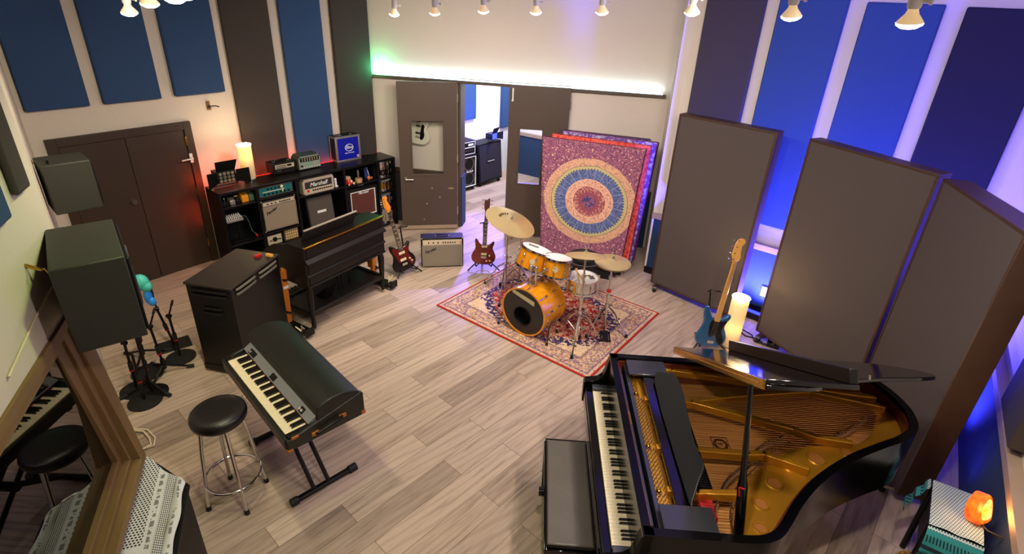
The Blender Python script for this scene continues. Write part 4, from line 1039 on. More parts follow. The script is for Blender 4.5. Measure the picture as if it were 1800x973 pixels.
# local up inside the oriented frame
up_l = (BD.matrix_world.to_3x3().inverted() @ Vector((0, 0, 1))).normalized(); rt_l = (BD.matrix_world.to_3x3().inverted() @ Vector((ax_.y, -ax_.x, 0))).normalized()
def bdp(r, u, z): return Vector((0, 0, z))+rt_l*r+up_l*u
b = MB(); p = [bdp(-.15, .185, .0055), bdp(.13, .115, .0055), bdp(.13, .165, .0055), bdp(-.15, .225, .0055)]; q = [x+Vector((0, 0, .002)) for x in p]
b.hexa(p+q); b.build('tape_strip', M['tape'], BD)
lg = MB()
for i in range(10):
    a = 2*PI*i/10+.2; dirv = rt_l*math.cos(a)+up_l*math.sin(a)
    for z in (.035, bl-.035): lg.tube([dirv*(br_+.012)+Vector((0, 0, z-.03)), dirv*(br_+.014)+Vector((0, 0, z+.04 if z < .2 else z-.06))], .005, 6)
    lg.cyl(dirv*(br_+.004)+Vector((0, 0, bl/2-.09)), dirv*(br_+.004)+Vector((0, 0, bl/2-.05)), .011, seg=8).cyl(dirv*(br_+.004)+Vector((0, 0, bl/2+.05)), dirv*(br_+.004)+Vector((0, 0, bl/2+.09)), .011, seg=8)
lg.each('tension_rod', M['chrome'], BD)
for s in (-1, 1):
    e = bdp(s*.32, -.275, .0); a = bdp(s*.262, -.06, .10)
    sp = MB().tube([a, (a+e)/2+rt_l*s*.01, e], .009, 8).cyl(a-rt_l*s*.01, a+rt_l*s*.03, .02, seg=12).build('spur', M['chrome'], BD)
    MB().cyl(e+(a-e)*.0, e+(a-e)*.12, .014, .012, seg=10).build('rubber_tip', M['rubber'], sp)
# tom mount on top
tm = MB()
base = bdp(0, br_+.0, .15); tm.cyl(base, base+up_l*.02, .05, seg=20); tm.cyl(base+rt_l*-.03, base+rt_l*-.03+up_l*.20, .014, seg=12).cyl(base+rt_l*.035, base+rt_l*.035+up_l*.20, .014, seg=12)
tm.cyl(base+rt_l*-.03+up_l*.12, base+rt_l*-.15+up_l*.24+Vector((0, 0, .04)), .012, seg=10).cyl(base+rt_l*.035+up_l*.12, base+rt_l*.15+up_l*.22+Vector((0, 0, .04)), .012, seg=10)
for s in (-.03, .035): tm.sph(base+rt_l*s+up_l*.2, .025, seg=12)
tm.build('tom_mount', M['chrome'], BD)

def tom(label, c, axis, r, h):
    t = thing('rack_tom', label, 'drum', (0, 0, 0), 0, 'rack toms'); t.matrix_world = orient(c, axis)
    MB().lathe([(r-.01, -h/2+.012), (r, -h/2+.012), (r, h/2-.012), (r-.01, h/2-.012)], 44).build('shell', M['amber'], t)
    for z in (-h/2, h/2-.02): MB().lathe([(r-.002, z), (r+.011, z), (r+.011, z+.02), (r-.002, z+.02), (r-.002, z)], 44).build('hoop', M['chrome'], t)
    MB().lathe([(0, h/2-.008), (r-.002, h/2-.008), (r-.002, h/2-.004), (0, h/2-.003)], 40).build('batter_head', M['whitehead'], t)
    MB().lathe([(0, -h/2+.006), (r-.002, -h/2+.006), (r-.002, -h/2+.01), (0, -h/2+.01)], 40).build('resonant_head', M['whitehead'], t)
    b = MB()
    for i in range(8):
        a = i*PI/4+.3; c_, s_ = math.cos(a)*(r+.01), math.sin(a)*(r+.01)
        for sg in (1, -1):
            b.cyl((c_, s_, sg*(h/2-.005)), (c_, s_, sg*(h/2-.07)), .004, seg=6); b.sph((c_*.99, s_*.99, sg*(h/2-.075)), .012, seg=8)
    b.each('lug', M['chrome'], t)
    b = MB(); dl_ = t.matrix_world.to_3x3().inverted() @ Vector((-.2, -.98, 0)); dl_.z = 0; dl_.normalize()
    b.cyl(dl_*(r-.002), dl_*(r+.004), .028, seg=20); b.build('badge', M['panelsilver'], t)
    return t
tom('larger amber rack tom on the left of the bass drum top', (.235, 5.14, .77), (.30, .16, .94), .172, .22)
tom('smaller amber rack tom on the right of the bass drum top', (.47, 5.0, .755), (.10, .16, .98), .142, .20)
b = MB().box(-.045, .045, -.012, .012, 0, .012); 
t = thing('drum_damper', 'dark rectangular damper on the white head of the larger rack tom', 'damper'); t.matrix_world = orient((.235, 5.14, .77), (.30, .16, .94)) @ T(.06, .02, .1085) @ RZ(R(60))
MB().box(-.055, .055, -.013, .013, 0, .01).build('pad', mat('grey damper', '#6a645c', .7), t, bevel=.003)

def tripod(b, c, r, z, legs, rad=.009, start=0.):
    c = Vector(c); feet = []
    for i in range(legs):
        a = start+2*PI*i/legs; f = Vector((c.x+r*math.cos(a), c.y+r*math.sin(a), ZR+.012)); feet.append(f)
        b.tube([(c.x, c.y, z), (c.x+r*.35*math.cos(a), c.y+r*.35*math.sin(a), z*.80), f], rad, 8)
        b.tube([(c.x, c.y, z*.35), (c.x+r*.55*math.cos(a), c.y+r*.55*math.sin(a), z*.58)], rad*.6, 6)
    return feet
def stand(name, label, cat, c, top, r, z, start, group=None):
    t = thing(name, label, cat, (0, 0, 0), 0, group)
    b = MB(); feet = tripod(b, c, r, z, 3, start=start); b.build('leg', M['chrome'], t)
    for f in feet: MB().cyl(f-Vector((0, 0, .012)), f+Vector((0, 0, .022)), .018, .014, seg=10).build('rubber_foot', M['rubber'], t)
    c = Vector(c); top = Vector(top)
    MB().cyl((c.x, c.y, .05), (c.x, c.y, top.z*.55), .014, seg=12).build('lower_tube', M['chrome'], t)
    MB().tube([(c.x, c.y, top.z*.5), (c.x, c.y, top.z*.8), top], .010, 10).build('upper_tube', M['chrome'], t)
    b = MB()
    for h in (z, top.z*.54, top.z*.8): b.cyl((c.x, c.y, h-.018), (c.x, c.y, h+.018), .022, seg=12).cyl((c.x, c.y, h), (c.x+.05, c.y, h), .006, seg=8).sph((c.x+.05, c.y, h), .012, 1, .4, 1, 8)
    b.build('clamp', M['chrome'], t)
    return t
def cymbal(name, label, c, axis, r, bell=.04, parts=1):
    t = thing(name, label, 'cymbal'); t.matrix_world = orient(c, axis)
    pr = [(.006, .030), (bell*.5, .028), (bell, .014), (bell*1.3, .012), (r*.6, .003), (r, -.012)]
    MB().lathe(pr+[(x, z-.0025) for x, z in reversed(pr)], 56).build('plate', M['cymbal'], t)
    if parts == 2: MB().lathe([(x, -z-.035) for x, z in pr]+[(x, -z-.0375) for x, z in reversed(pr)], 56).build('lower_plate', M['cymbal'], t)
    MB().cyl((0, 0, .03), (0, 0, .05), .014, .010, seg=12).build('felt', mat(name+' felt', '#6b6760', .9), t)
    MB().cyl((0, 0, -.05), (0, 0, .085), .005, seg=8).sph((0, 0, .062), .011, 1.3, .5, 1, 8).build('wing_nut', M['chrome'], t)
    return t
stand('cymbal_stand', 'chrome tripod stand holding the tilted crash cymbal', 'cymbal stand', (-.067, 5.70, 0), (-.045, 5.69, .92), .33, .42, R(-100))
t = cymbal('crash_cymbal', 'large bronze cymbal tilted at the left of the drum kit', (-.035, 5.69, .955), (.34, -.12, .93), .30)
tb = MB()
for i in range(6):
    a = R(40+i*13); tb.tube([(.12*math.cos(a), .12*math.sin(a), .0085), (.15*math.cos(a), .15*math.sin(a), .007)], .006, 6)
tb.build('stamped_logo', M['black'], t)
stand('spare_stand', 'slim chrome stand pole behind the tilted crash cymbal stand', 'drum stand', (.10, 5.95, 0), (.09, 5.95, .62), .24, .26, R(75))
stand('cymbal_stand', 'chrome straight stand in front of the snare drum under the flat cymbal', 'cymbal stand', (.715, 4.70, 0), (.715, 4.72, 1.02), .27, .40, R(-105))
cymbal('ride_cymbal', 'flat bronze cymbal on the straight stand in front of the snare drum', (.716, 4.735, 1.03), (.0, .25, .968), .20)
HS = stand('hi_hat_stand', 'chrome hi-hat stand with a black pedal at the right of the drum kit', 'hi-hat stand', (1.035, 4.965, 0), (1.035, 4.965, .84), .25, .34, R(-25))
MB().tube([(1.035, 4.965, .84), (1.035, 4.965, 1.02)], .004, 6).build('pull_rod', M['chrome'], HS)
MB().cyl((1.035, 4.965, .50), (1.035, 4.965, .525), .024, seg=12).build('red_memory_lock', M['red'], HS)
pm = T(1.04, 4.91, ZR) @ RZ(R(-95))
b = MB(); b.box(-.0, .16, -.055, -.04, .002, .02, pm).box(.0, .16, .04, .055, .002, .02, pm).box(.145, .16, -.055, .055, .002, .02, pm).box(-.01, .01, -.055, .055, .002, .03, pm)
b.hexa([pm @ Vector(v) for v in ((0, -.03, .03), (.15, -.03, .02), (.15, .03, .02), (0, .03, .03), (0, -.03, .045), (.15, -.03, .03), (.15, .03, .03), (0, .03, .045))])
b.build('pedal', M['black'], HS, bevel=.003)
cymbal('hi_hat_cymbals', 'pair of bronze hi-hat cymbals at the right edge of the kit', (1.035, 4.965, .86), (.02, -.03, .99), .185, parts=2)
SN = thing('snare_drum', 'chrome snare drum with a white head on the kit behind the straight cymbal stand', 'snare drum', (.755, 5.02, .485))
snare_parts(SN, .16, .15, M['chrome'], M['chrome'])
for i, (a) in enumerate((70, 85)):
    s = thing('drumstick', ['wooden drumstick lying on the snare head, the left of the pair', 'wooden drumstick lying on the snare head, the right of the pair'][i], 'drumstick', (.70+.03*i, 4.98, .651), R(a+20), 'drumsticks on the snare')
    MB().tube([(-.12, 0, 0), (.06, 0, .003), (.17, 0, .008)], .007, 8, rr=[.007, .007, .004]).sph((.175, 0, .008), .007, 1.5, 1, 1, 8).build('stick', M['maple'], s)
t = box('drum_damper', mat('grey gel damper', '#55524d', .7), None, -.025, .025, -.035, .035, 0, .006, bevel=.002); t.location = (.845, 5.01, .6355-.0); t.rotation_euler = (0, 0, R(10)); tag(t, 'grey square damper on the snare drum head', 'damper')
stand('snare_stand', 'chrome stand with a basket under the kit snare drum', 'snare stand', (.755, 5.02, 0), (.755, 5.02, .44), .22, .25, R(30))
b = MB()
for i in range(3):
    a = R(30+120*i); c_, s_ = math.cos(a), math.sin(a)
    b.tube([(.755, 5.02, .43), (.755+.15*c_, 5.02+.15*s_, .455), (.755+.185*c_, 5.02+.185*s_, .475), (.755+.187*c_, 5.02+.187*s_, .51)], .006, 6)
bk = b.build('basket', M['chrome'], bpy.data.objects['snare_stand'])
t = thing('bass_drum_pedal', 'chrome and black kick pedal behind the amber bass drum', 'drum pedal', (.405, 5.20, ZR), math.atan2(.81, .58))
MB().box(0, .26, -.045, .045, .002, .012).build('base_plate', M['black'], t, bevel=.002)
MB().hexa([(.03, -.03, .10), (.25, -.03, .02), (.25, .03, .02), (.03, .03, .10), (.03, -.03, .108), (.25, -.03, .028), (.25, .03, .028), (.03, .03, .108)]).build('footboard', M['steel'], t)
MB().cyl((.02, -.05, .0), (.02, -.05, .19), .008, seg=8).cyl((.02, .05, .0), (.02, .05, .19), .008, seg=8).cyl((.02, -.05, .19), (.02, .05, .19), .009, seg=8).build('frame', M['chrome'], t)
MB().tube([(.02, 0, .19), (.06, 0, .33)], .004, 6).sph((.06, 0, .33), .025).build('beater', mat('felt beater', '#b9b2a6', .9), t)
TH = thing('drum_throne', 'round black drum stool behind the kit in front of the mandala cloth', 'stool', (.86, 5.80, 0))
MB().lathe([(0, .43), (.17, .43), (.185, .445), (.187, .50), (.175, .525), (.1, .533), (0, .535)], 40).build('seat', M['leather'], TH)
MB().tube([(.187*math.cos(a), .187*math.sin(a), .462) for a in lin(0, 2*PI*39/40, 40)], .006, 6, closed=True).build('piping', M['greyplast'], TH)
b = MB(); 
for i in range(3):
    a = R(20+120*i); b.tube([(0, 0, .25), (.22*math.cos(a), .22*math.sin(a), .02)], .011, 8); b.sph((.225*math.cos(a), .225*math.sin(a), .016), .016, seg=8)
b.cyl((0, 0, .12), (0, 0, .43), .016, seg=12); b.build('tripod_base', M['chrome'], TH)

# ---------------------------------------------------------------- silver faced combo on the floor
t = thing('combo_amp', 'silver faced combo amplifier standing on the wood floor between two guitars', 'amplifier', (-1.176, 6.269, .0), math.atan2(6.372-6.269, -.638+1.176))
combo_parts(t, .547, .19, .416, mat('silver grille cloth', '#7f7465', .9, bump=.6, bscale=260, var=.2, vscale=240), .075, 'Fender')

# ---------------------------------------------------------------- guitars
def guitar(name, label, loc, rz, lean, roll, body, bm_, scale, neck_m, board_m, head, inlay, nfr=20, guard=None, guard_m=None, pickups=(), pick_m=None, bridge=None, knobs=(), neck_z=(.30, .86), neck_w=(.028, .021), nstr=6, tuner_side=(-1,), headm=None, sc_=1., bevel=.012):
    t = thing(name, label, 'guitar'); t.matrix_world = T(*loc) @ RZ(rz) @ RX(lean) @ RY(roll) @ Matrix.Scale(sc_, 4)
    FX = XZ     # outline in (x, z), thickness along -y
    o = MB().prism(smooth(body, 5), -.02, .02, FX).build('body', bm_, t, bevel=bevel)
    z0, z1 = neck_z
    MB().hexa([(-neck_w[0], -.030, z0), (neck_w[0], -.030, z0), (neck_w[0], -.012, z0), (-neck_w[0], -.012, z0), (-neck_w[1], -.030, z1), (neck_w[1], -.030, z1), (neck_w[1]*.9, -.010, z1), (-neck_w[1]*.9, -.010, z1)]).build('neck', neck_m, t, bevel=.004)
    fb = MB().hexa([(-neck_w[0], -.035, z0), (neck_w[0], -.035, z0), (neck_w[0], -.030, z0), (-neck_w[0], -.030, z0), (-neck_w[1], -.035, z1), (neck_w[1], -.035, z1), (neck_w[1], -.030, z1), (-neck_w[1], -.030, z1)]).build('fingerboard', board_m, t)
    b = MB(); L_ = (z1-z0)*1.35; 
    for i in range(1, nfr+1):
        z = z1-L_*(1-2**(-i/12))*(1/(1-2**(-nfr/12)))*(z1-z0)/L_*.985
        w = neck_w[1]+(neck_w[0]-neck_w[1])*(z1-z)/(z1-z0); b.box(-w, w, -.037, -.034, z-.0012, z+.0012)
        if inlay and i in (3, 5, 7, 9, 12, 15, 17, 19):
            b.box(-w*inlay, w*inlay, -.0362, -.0345, z+.006, z+.016)
    b.build('frets', M['fret'], fb)
    hz = [(x, z1+y) for x, y in head]
    hd_ = MB().prism(smooth(hz, 3), .010, .026, FX).build('headstock', headm or neck_m, t, bevel=.003)
    b = MB(); n = nstr//len(tuner_side); hl = max(y for x, y in head)
    for sd in tuner_side:
        for i in range(n):
            zz = z1+.03+(hl-.055)*i/max(1, n-1)
            xs = [x for x, y in hz if abs(y-zz) < .05]; xe = (min(xs) if sd < 0 else max(xs)) if xs else sd*.03
            b.cyl((xe*.6, -.026, zz), (xe*.6, -.036, zz), .006, seg=8); b.cyl((xe, -.018, zz), (xe+sd*.018, -.018, zz), .003, seg=6); b.sph((xe+sd*.022, -.018, zz), .009, 1, .6, .8, 8)
    b.build('tuners', M['chrome'], hd_)
    if guard: MB().prism(smooth(guard, 4), .020, .0225, FX).build('pickguard', guard_m, t)
    for (x, z, w, h) in pickups: MB().box(x-w, x+w, -.032, -.021, z-h, z+h).build('pickup', pick_m, t, bevel=.003)
    if bridge: MB().box(bridge[0]-.035, bridge[0]+.035, -.03, -.021, bridge[1]-.014, bridge[1]+.014).build('bridge', M['fret'], t, bevel=.003)
    for (x, z) in knobs: MB().cyl((x, -.021, z), (x, -.036, z), .012, .010, seg=14).each('knob', pick_m or M['cream'], t)
    b = MB(); zb = bridge[1] if bridge else .1
    for i in range(nstr):
        f_ = (i/(nstr-1)-.5)*2
        b.tube([(f_*.026, -.032, zb), (f_*neck_w[1]*.8, -.0385, z1)], .0008 if nstr > 4 else .0016, 4)
    b.build('strings', M['steel'], t)
    return t
def gstand(label, loc, rz, r=.2, hz=.62):
    t = thing('guitar_stand', label, 'guitar stand', loc, rz, 'guitar stands')
    b = MB()
    for a in (R(-150), R(-30), R(90)):
        b.tube([(0, .05, .17), (r*math.cos(a), .05+r*math.sin(a), .012)], .009, 8)
    b.build('legs', M['black'], t)
    MB().tube([(0, .05, .06), (0, .085, .3), (0, .14, hz-.05), (0, .15, hz)], .010, 8).tube([(-.05, .06, hz+.03), (-.045, .12, hz), (0, .15, hz), (.045, .12, hz), (.05, .06, hz+.03)], .008, 8).build('neck_yoke', M['black'], t)
    MB().tube([(-.11, -.055, .10), (-.10, -.05, .065), (-.06, .03, .065), (0, .05, .08), (.06, .03, .065), (.10, -.05, .065), (.11, -.055, .10)], .009, 8).build('body_rest', M['rubber'], t)
    return t
prs = [(0, 0), (.09, .008), (.145, .05), (.16, .11), (.142, .17), (.118, .215), (.118, .255), (.132, .295), (.13, .318), (.11, .318), (.075, .285), (.035, .272), (-.03, .272), (-.065, .295), (-.095, .34), (-.118, .352), (-.128, .33), (-.12, .27), (-.118, .22), (-.145, .165), (-.164, .11), (-.148, .05), (-.09, .008)]
def flame():
    k = N('red flame maple finish'); v = k.coords('Object', scale=(3, 3, 26)); n = k.noise(v, 2, 4, .6); n2 = k.noise(k.coords('Object'), 6, 2)
    k.base(k.mix(n2, k.ramp(n, [(.35, hx('#4a0d06')), (.6, hx('#84200a'))]), k.ramp(n, [(.35, hx('#330805')), (.6, hx('#641508'))]))); k.b.inputs['Roughness'].default_value = .2; k.b.inputs['Coat Weight'].default_value = .8; return k.m
hs_prs = [(-.021, 0), (-.034, .04), (-.036, .10), (-.030, .15), (-.012, .135), (.008, .15), (.030, .165), (.036, .10), (.034, .04), (.021, 0)]
guitar('electric_guitar', 'red flame topped electric guitar on a stand at the rug corner', (-.375, 6.30, .085), R(6), R(-9), R(3), prs, flame(), 1, mat('dark mahogany neck', '#4a2015', .35), M['rosewood'], hs_prs, .5, 22, pickups=((0, .255, .036, .014), (0, .15, .036, .014)), pick_m=M['cream'], bridge=(0, .105), knobs=((.075, .13), (.04, .055), (.085, .06)), neck_z=(.275, .74), tuner_side=(-1, 1), sc_=.97)
gstand('black stand under the red flame topped guitar', (-.37, 6.33, 0), R(6), .24, .60)
jm = [(0, 0), (.09, .005), (.15, .05), (.168, .11), (.15, .17), (.118, .215), (.115, .26), (.14, .31), (.15, .345), (.125, .355), (.085, .325), (.04, .31), (-.035, .31), (-.07, .345), (-.11, .375), (-.135, .36), (-.138, .30), (-.12, .235), (-.135, .17), (-.165, .11), (-.155, .045), (-.09, .0)]
jg = [(-.03, .30), (-.10, .345), (-.115, .29), (-.085, .2), (-.065, .13), (.0, .14), (.05, .12), (.10, .05), (.135, .08), (.10, .17), (.09, .24), (.12, .31), (.05, .295)]
hs_f = [(-.021, 0), (-.024, .03), (-.045, .06), (-.042, .10), (-.045, .17), (-.02, .195), (.012, .185), (.018, .15), (.03, .1), (.04, .05), (.021, .015)]
hs_fl = [(-.021, 0), (-.030, .03), (-.040, .07), (-.038, .12), (-.032, .175), (-.005, .20), (.028, .195), (.034, .17), (.02, .15), (.032, .1), (.042, .06), (.036, .03), (.021, .01)]
guitar('electric_guitar', 'dark electric guitar with red tortoiseshell pickguard at the organ end', (-1.335, 6.06, .075), R(40), R(-12), R(-9), jm, M['pick_black'], 1, M['maple'], M['rosewood'], hs_fl, .6, 21, guard=jg, guard_m=mat('red tortoiseshell plastic', '#5c140f', .25, var=.5, vscale=40), pickups=((0, .245, .042, .017), (-.005, .155, .042, .017)), pick_m=M['cream'], bridge=(0, .09), knobs=((.085, .14), (.105, .10)), neck_z=(.285, .80), sc_=.98, headm=mat('orange aged headstock', '#d07d1c', .35))
gstand('black stand under the dark guitar with the tortoiseshell pickguard', (-1.32, 6.09, 0), R(40), .2, .6)
pb = [(0, 0), (.09, .004), (.15, .045), (.165, .11), (.145, .17), (.118, .22), (.122, .275), (.15, .33), (.155, .365), (.125, .37), (.085, .335), (.04, .315), (-.04, .32), (-.08, .37), (-.12, .435), (-.15, .43), (-.148, .35), (-.125, .26), (-.14, .18), (-.168, .11), (-.155, .045), (-.09, .0)]
pg = [(-.035, .30), (-.06, .25), (-.045, .14), (-.02, .11), (.03, .13), (.07, .06), (.12, .03), (.135, .09), (.09, .17), (.09, .24), (.12, .30), (.06, .29)]
hs_b = [(-.024, 0), (-.030, .03), (-.052, .07), (-.050, .12), (-.044, .19), (-.02, .235), (.02, .245), (.048, .225), (.042, .19), (.03, .165), (.036, .10), (.048, .05), (.024, .01)]
guitar('bass_guitar', 'metallic blue electric bass with maple neck beside the floor lamp', (2.085, 4.70, .06), R(8), R(-9), R(9), pb, M['bluebass'], 1, M['maple'], M['maple'], hs_b, None, 20, guard=pg, guard_m=M['pick_black'], pickups=((-.018, .205, .03, .018), (.022, .18, .03, .018)), pick_m=M['pick_black'], bridge=(0, .055), knobs=((.105, .09), (.118, .055)), neck_z=(.29, .93), neck_w=(.027, .019), nstr=4, sc_=1.0)
gstand('black stand under the metallic blue bass guitar', (2.085, 4.74, 0), R(8), .22, .62)

# ---------------------------------------------------------------- cloth hung gobos
def mandala():
    k = N('mandala cloth'); v = k.coords('UV'); 
    v = k.coords('Generated'); x, y, z = k.sep(v)
    X = k.math('MULTIPLY', k.math('SUBTRACT', x, .5), 1.22); Z = k.math('MULTIPLY', k.math('SUBTRACT', z, .54), 1.60)
    r = k.math('SQRT', k.math('ADD', k.math('POWER', X, 2), k.math('POWER', Z, 2)))
    r = k.math('ADD', r, k.math('MULTIPLY', k.math('SUBTRACT', k.noise(v, 6, 2), .5), .03))
    th_ = k.math('ARCTAN2', Z, X)
    plum = hx('#9a5f70'); sand = hx('#cfa080'); olive = hx('#b7a877'); blue = hx('#4a5680'); pink = hx('#d9a98e'); dk = hx('#643b5e'); wine = hx('#8f4a55'); paisley = hx('#dba38a')
    vs = k.voro(k.coords('Generated', scale=(1.22, .4, 1.6)), 30); n1 = k.noise(k.coords('Generated', scale=(1.22, .4, 1.6)), 34, 3)
    def rm(val, a, b_): return k.ramp(val, [(a, (0, 0, 0, 1)), (b_, (1, 1, 1, 1))])
    outer = k.mix(rm(vs, .22, .36), hx('#d3a596'), plum); outer = k.mix(k.ramp(n1, [(.44, (0, 0, 0, 1)), (.48, (1, 1, 1, 1)), (.52, (1, 1, 1, 1)), (.56, (0, 0, 0, 1))]), outer, dk)
    def spokes(n, amp=1.): return k.math('SINE', k.math('MULTIPLY', th_, n))
    ringp = lambda c0, a, b_: None
    c = outer
    def lay(c, rad, col): return k.mix(k.math('LESS_THAN', r, rad), c, col)
    sandp = k.mix(k.ramp(n1, [(.42, (0, 0, 0, 1)), (.46, (1, 1, 1, 1)), (.5, (0, 0, 0, 1))]), sand, hx('#80565f')); c = lay(c, .545, sandp)
    c = lay(c, .455, hx('#4b4a55')); 
    zig = k.math('ADD', r, k.math('MULTIPLY', k.math('ABSOLUTE', spokes(36)), .022))
    ol = k.mix(k.math('LESS_THAN', zig, .425), olive, hx('#394a66')); c = lay(c, .45, ol)
    bl_ = k.mix(k.ramp(n1, [(.45, (0, 0, 0, 1)), (.5, (1, 1, 1, 1)), (.55, (0, 0, 0, 1))]), blue, hx('#7f86b0')); bl_ = k.mix(k.math('MULTIPLY', k.math('GREATER_THAN', k.math('ABSOLUTE', spokes(12)), .985), .6), bl_, hx('#8f90b0')); c = lay(c, .405, bl_)
    c = lay(c, .285, pink); pk = k.mix(k.ramp(n1, [(.42, (0, 0, 0, 1)), (.47, (1, 1, 1, 1)), (.52, (0, 0, 0, 1))]), pink, wine); c = lay(c, .275, pk)
    c = lay(c, .205, pink); st = k.math('ADD', r, k.math('MULTIPLY', k.math('ABSOLUTE', spokes(10)), .05))
    w2 = k.mix(k.ramp(n1, [(.45, (0, 0, 0, 1)), (.5, (1, 1, 1, 1)), (.55, (0, 0, 0, 1))]), wine, pink); c = lay(c, .195, w2); c = k.mix(k.math('LESS_THAN', st, .17), c, wine)
    c = k.mix(k.math('LESS_THAN', st, .115), c, k.mix(k.ramp(n1, [(.45, (0, 0, 0, 1)), (.52, (1, 1, 1, 1))]), hx('#46406e'), hx('#8c5a74')))
    k.base(c); k.b.inputs['Roughness'].default_value = .95; k.b.inputs['Specular IOR Level'].default_value = .1; k.bump(k.noise(v, 14, 3), .25, .02); return k.m
def printed(name, a, b_, scale=40):
    k = N(name); v = k.coords('Object'); n1 = k.noise(v, scale, 3, .6); vs = k.voro(v, scale*.7)
    c = k.mix(k.ramp(n1, [(.42, (0, 0, 0, 1)), (.52, (1, 1, 1, 1))]), hx(a), hx(b_)); k.base(c); k.b.inputs['Roughness'].default_value = .95; return k.m
def crate_mat(): return mat('black plastic crate', '#121013', .45)
M['crate'] = crate_mat()
def cloth_gobo(label, bl, br2, tl, tr, zb, zt, m, side_m=None, thick=.06):
    """leaning board with a cloth over it; corner points in plan"""
    t = thing('cloth_covered_board', label, 'cloth covered board', (bl[0], bl[1], 0), 0, 'cloth covered boards leaning by the doors')
    o = Vector((bl[0], bl[1], 0))
    c = [Vector((*bl, zb))-o, Vector((*br2, zb))-o, Vector((*tr, zt))-o, Vector((*tl, zt))-o]
    nrm = ((c[1]-c[0]).cross(c[3]-c[0])).normalized()
    if nrm.y > 0: nrm = -nrm
    back = -nrm*thick
    f0 = [c[0].copy(), c[1].copy(), c[2].copy(), c[3].copy()]
    fl_ = [p.copy() for p in f0]; k0 = (-zb+.02)/(zt-zb)
    b0 = c[0]+(c[3]-c[0])*k0; b1 = c[1]+(c[2]-c[1])*k0
    ins = (c[1]-c[0]).normalized()*.02
    MB().hexa([b0+ins+nrm*-.03, b1-ins+nrm*-.03, b1-ins+back, b0+ins+back, c[3]+ins+nrm*-.03-Vector((0, 0, .01)), c[2]-ins+nrm*-.03-Vector((0, 0, .01)), c[2]-ins+back-Vector((0, 0, .01)), c[3]+ins+back-Vector((0, 0, .01))]).build('board', M['crate'], t)
    def fn(u, v_):
        a = f0[0].lerp(f0[1], u); d = f0[3].lerp(f0[2], u); p = a.lerp(d, v_)
        wv = (.010*math.sin(u*19+v_*2)+.006*math.sin(u*41))*(1-v_)*1.2
        return p+nrm*(.006+abs(wv))
    nu, nv = 40, 30; g = MB(); b = g.bm; rows = []
    pts = []
    for j in range(nv+1): rows.append([b.verts.new(fn(i/nu, j/nv)) for i in range(nu+1)])
    topb = [b.verts.new(f0[3].lerp(f0[2], i/nu)+back+Vector((0, 0, .004))) for i in range(nu+1)]
    sideb = [b.verts.new(f0[1].lerp(f0[2], j/nv)+back*1.03+ (f0[1]-f0[0]).normalized()*.012) for j in range(nv+1)]
    for j in range(nv):
        for i in range(nu): b.faces.new((rows[j][i], rows[j][i+1], rows[j+1][i+1], rows[j+1][i]))
        b.faces.new((rows[j][nu], sideb[j], sideb[j+1], rows[j+1][nu]))
    for i in range(nu): b.faces.new((rows[nv][i], rows[nv][i+1], topb[i+1], topb[i]))
    g.build('cloth', m, t, solid=.004)
    ft = MB(); e = (c[1]-c[0]).normalized()
    for s in (b0+e*.10, b1-e*.16):
        base_ = Vector((s.x, s.y, 0)); fw = Vector((nrm.x, nrm.y, 0)).normalized()
        p = [base_-e*.05-fw*.16, base_+e*.1-fw*.16, base_+e*.1+fw*.045, base_-e*.05+fw*.045]
        ft.hexa([q+Vector((0, 0, .0)) for q in p]+[q+Vector((0, 0, .10)) for q in p])
        for i in range(5):
            z = .02+i*.016
            ft.hexa([p[3]-e*-.01+fw*.0+Vector((0, 0, z)), p[2]-e*.01+Vector((0, 0, z)), p[2]-e*.01+fw*.004+Vector((0, 0, z)), p[3]+e*.01+fw*.004+Vector((0, 0, z))]+[p[3]+e*.01+Vector((0, 0, z+.006)), p[2]-e*.01+Vector((0, 0, z+.006)), p[2]-e*.01+fw*.004+Vector((0, 0, z+.006)), p[3]+e*.01+fw*.004+Vector((0, 0, z+.006))])
    ft.each('foot', M['crate'], t)
    return t
cloth_gobo('board under a large mandala cloth in blue, sand and plum behind the drum kit', (.372, 6.50), (1.38, 6.215), (.317, 6.775), (1.525, 6.35), .13, 1.68, mandala(), None)
cloth_gobo('board under a bright red printed cloth just behind the mandala cloth', (.50, 6.66), (1.515, 6.36), (.44, 6.87), (1.604, 6.448), .10, 1.70, printed('red printed cloth', '#c2242c', '#e0604e', 30))
cloth_gobo('board under a white and magenta printed cloth third from the front', (.60, 6.80), (1.58, 6.46), (.58, 7.00), (1.70, 6.56), .12, 1.715, printed('white violet printed cloth', '#b9a7c4', '#6a3f8c', 26))
cloth_gobo('board under a plain magenta cloth just behind the white printed cloth', (.70, 6.91), (1.62, 6.54), (.68, 7.08), (1.73, 6.64), .12, 1.70, mat('magenta cloth', '#a3107e', .9))
cloth_gobo('rearmost leaning board under a dark blue patterned cloth', (.72, 7.05), (1.62, 6.80), (.578, 7.2), (1.69, 6.87), .12, 1.68, printed('dark blue printed cloth', '#2b2740', '#574c6e', 34))

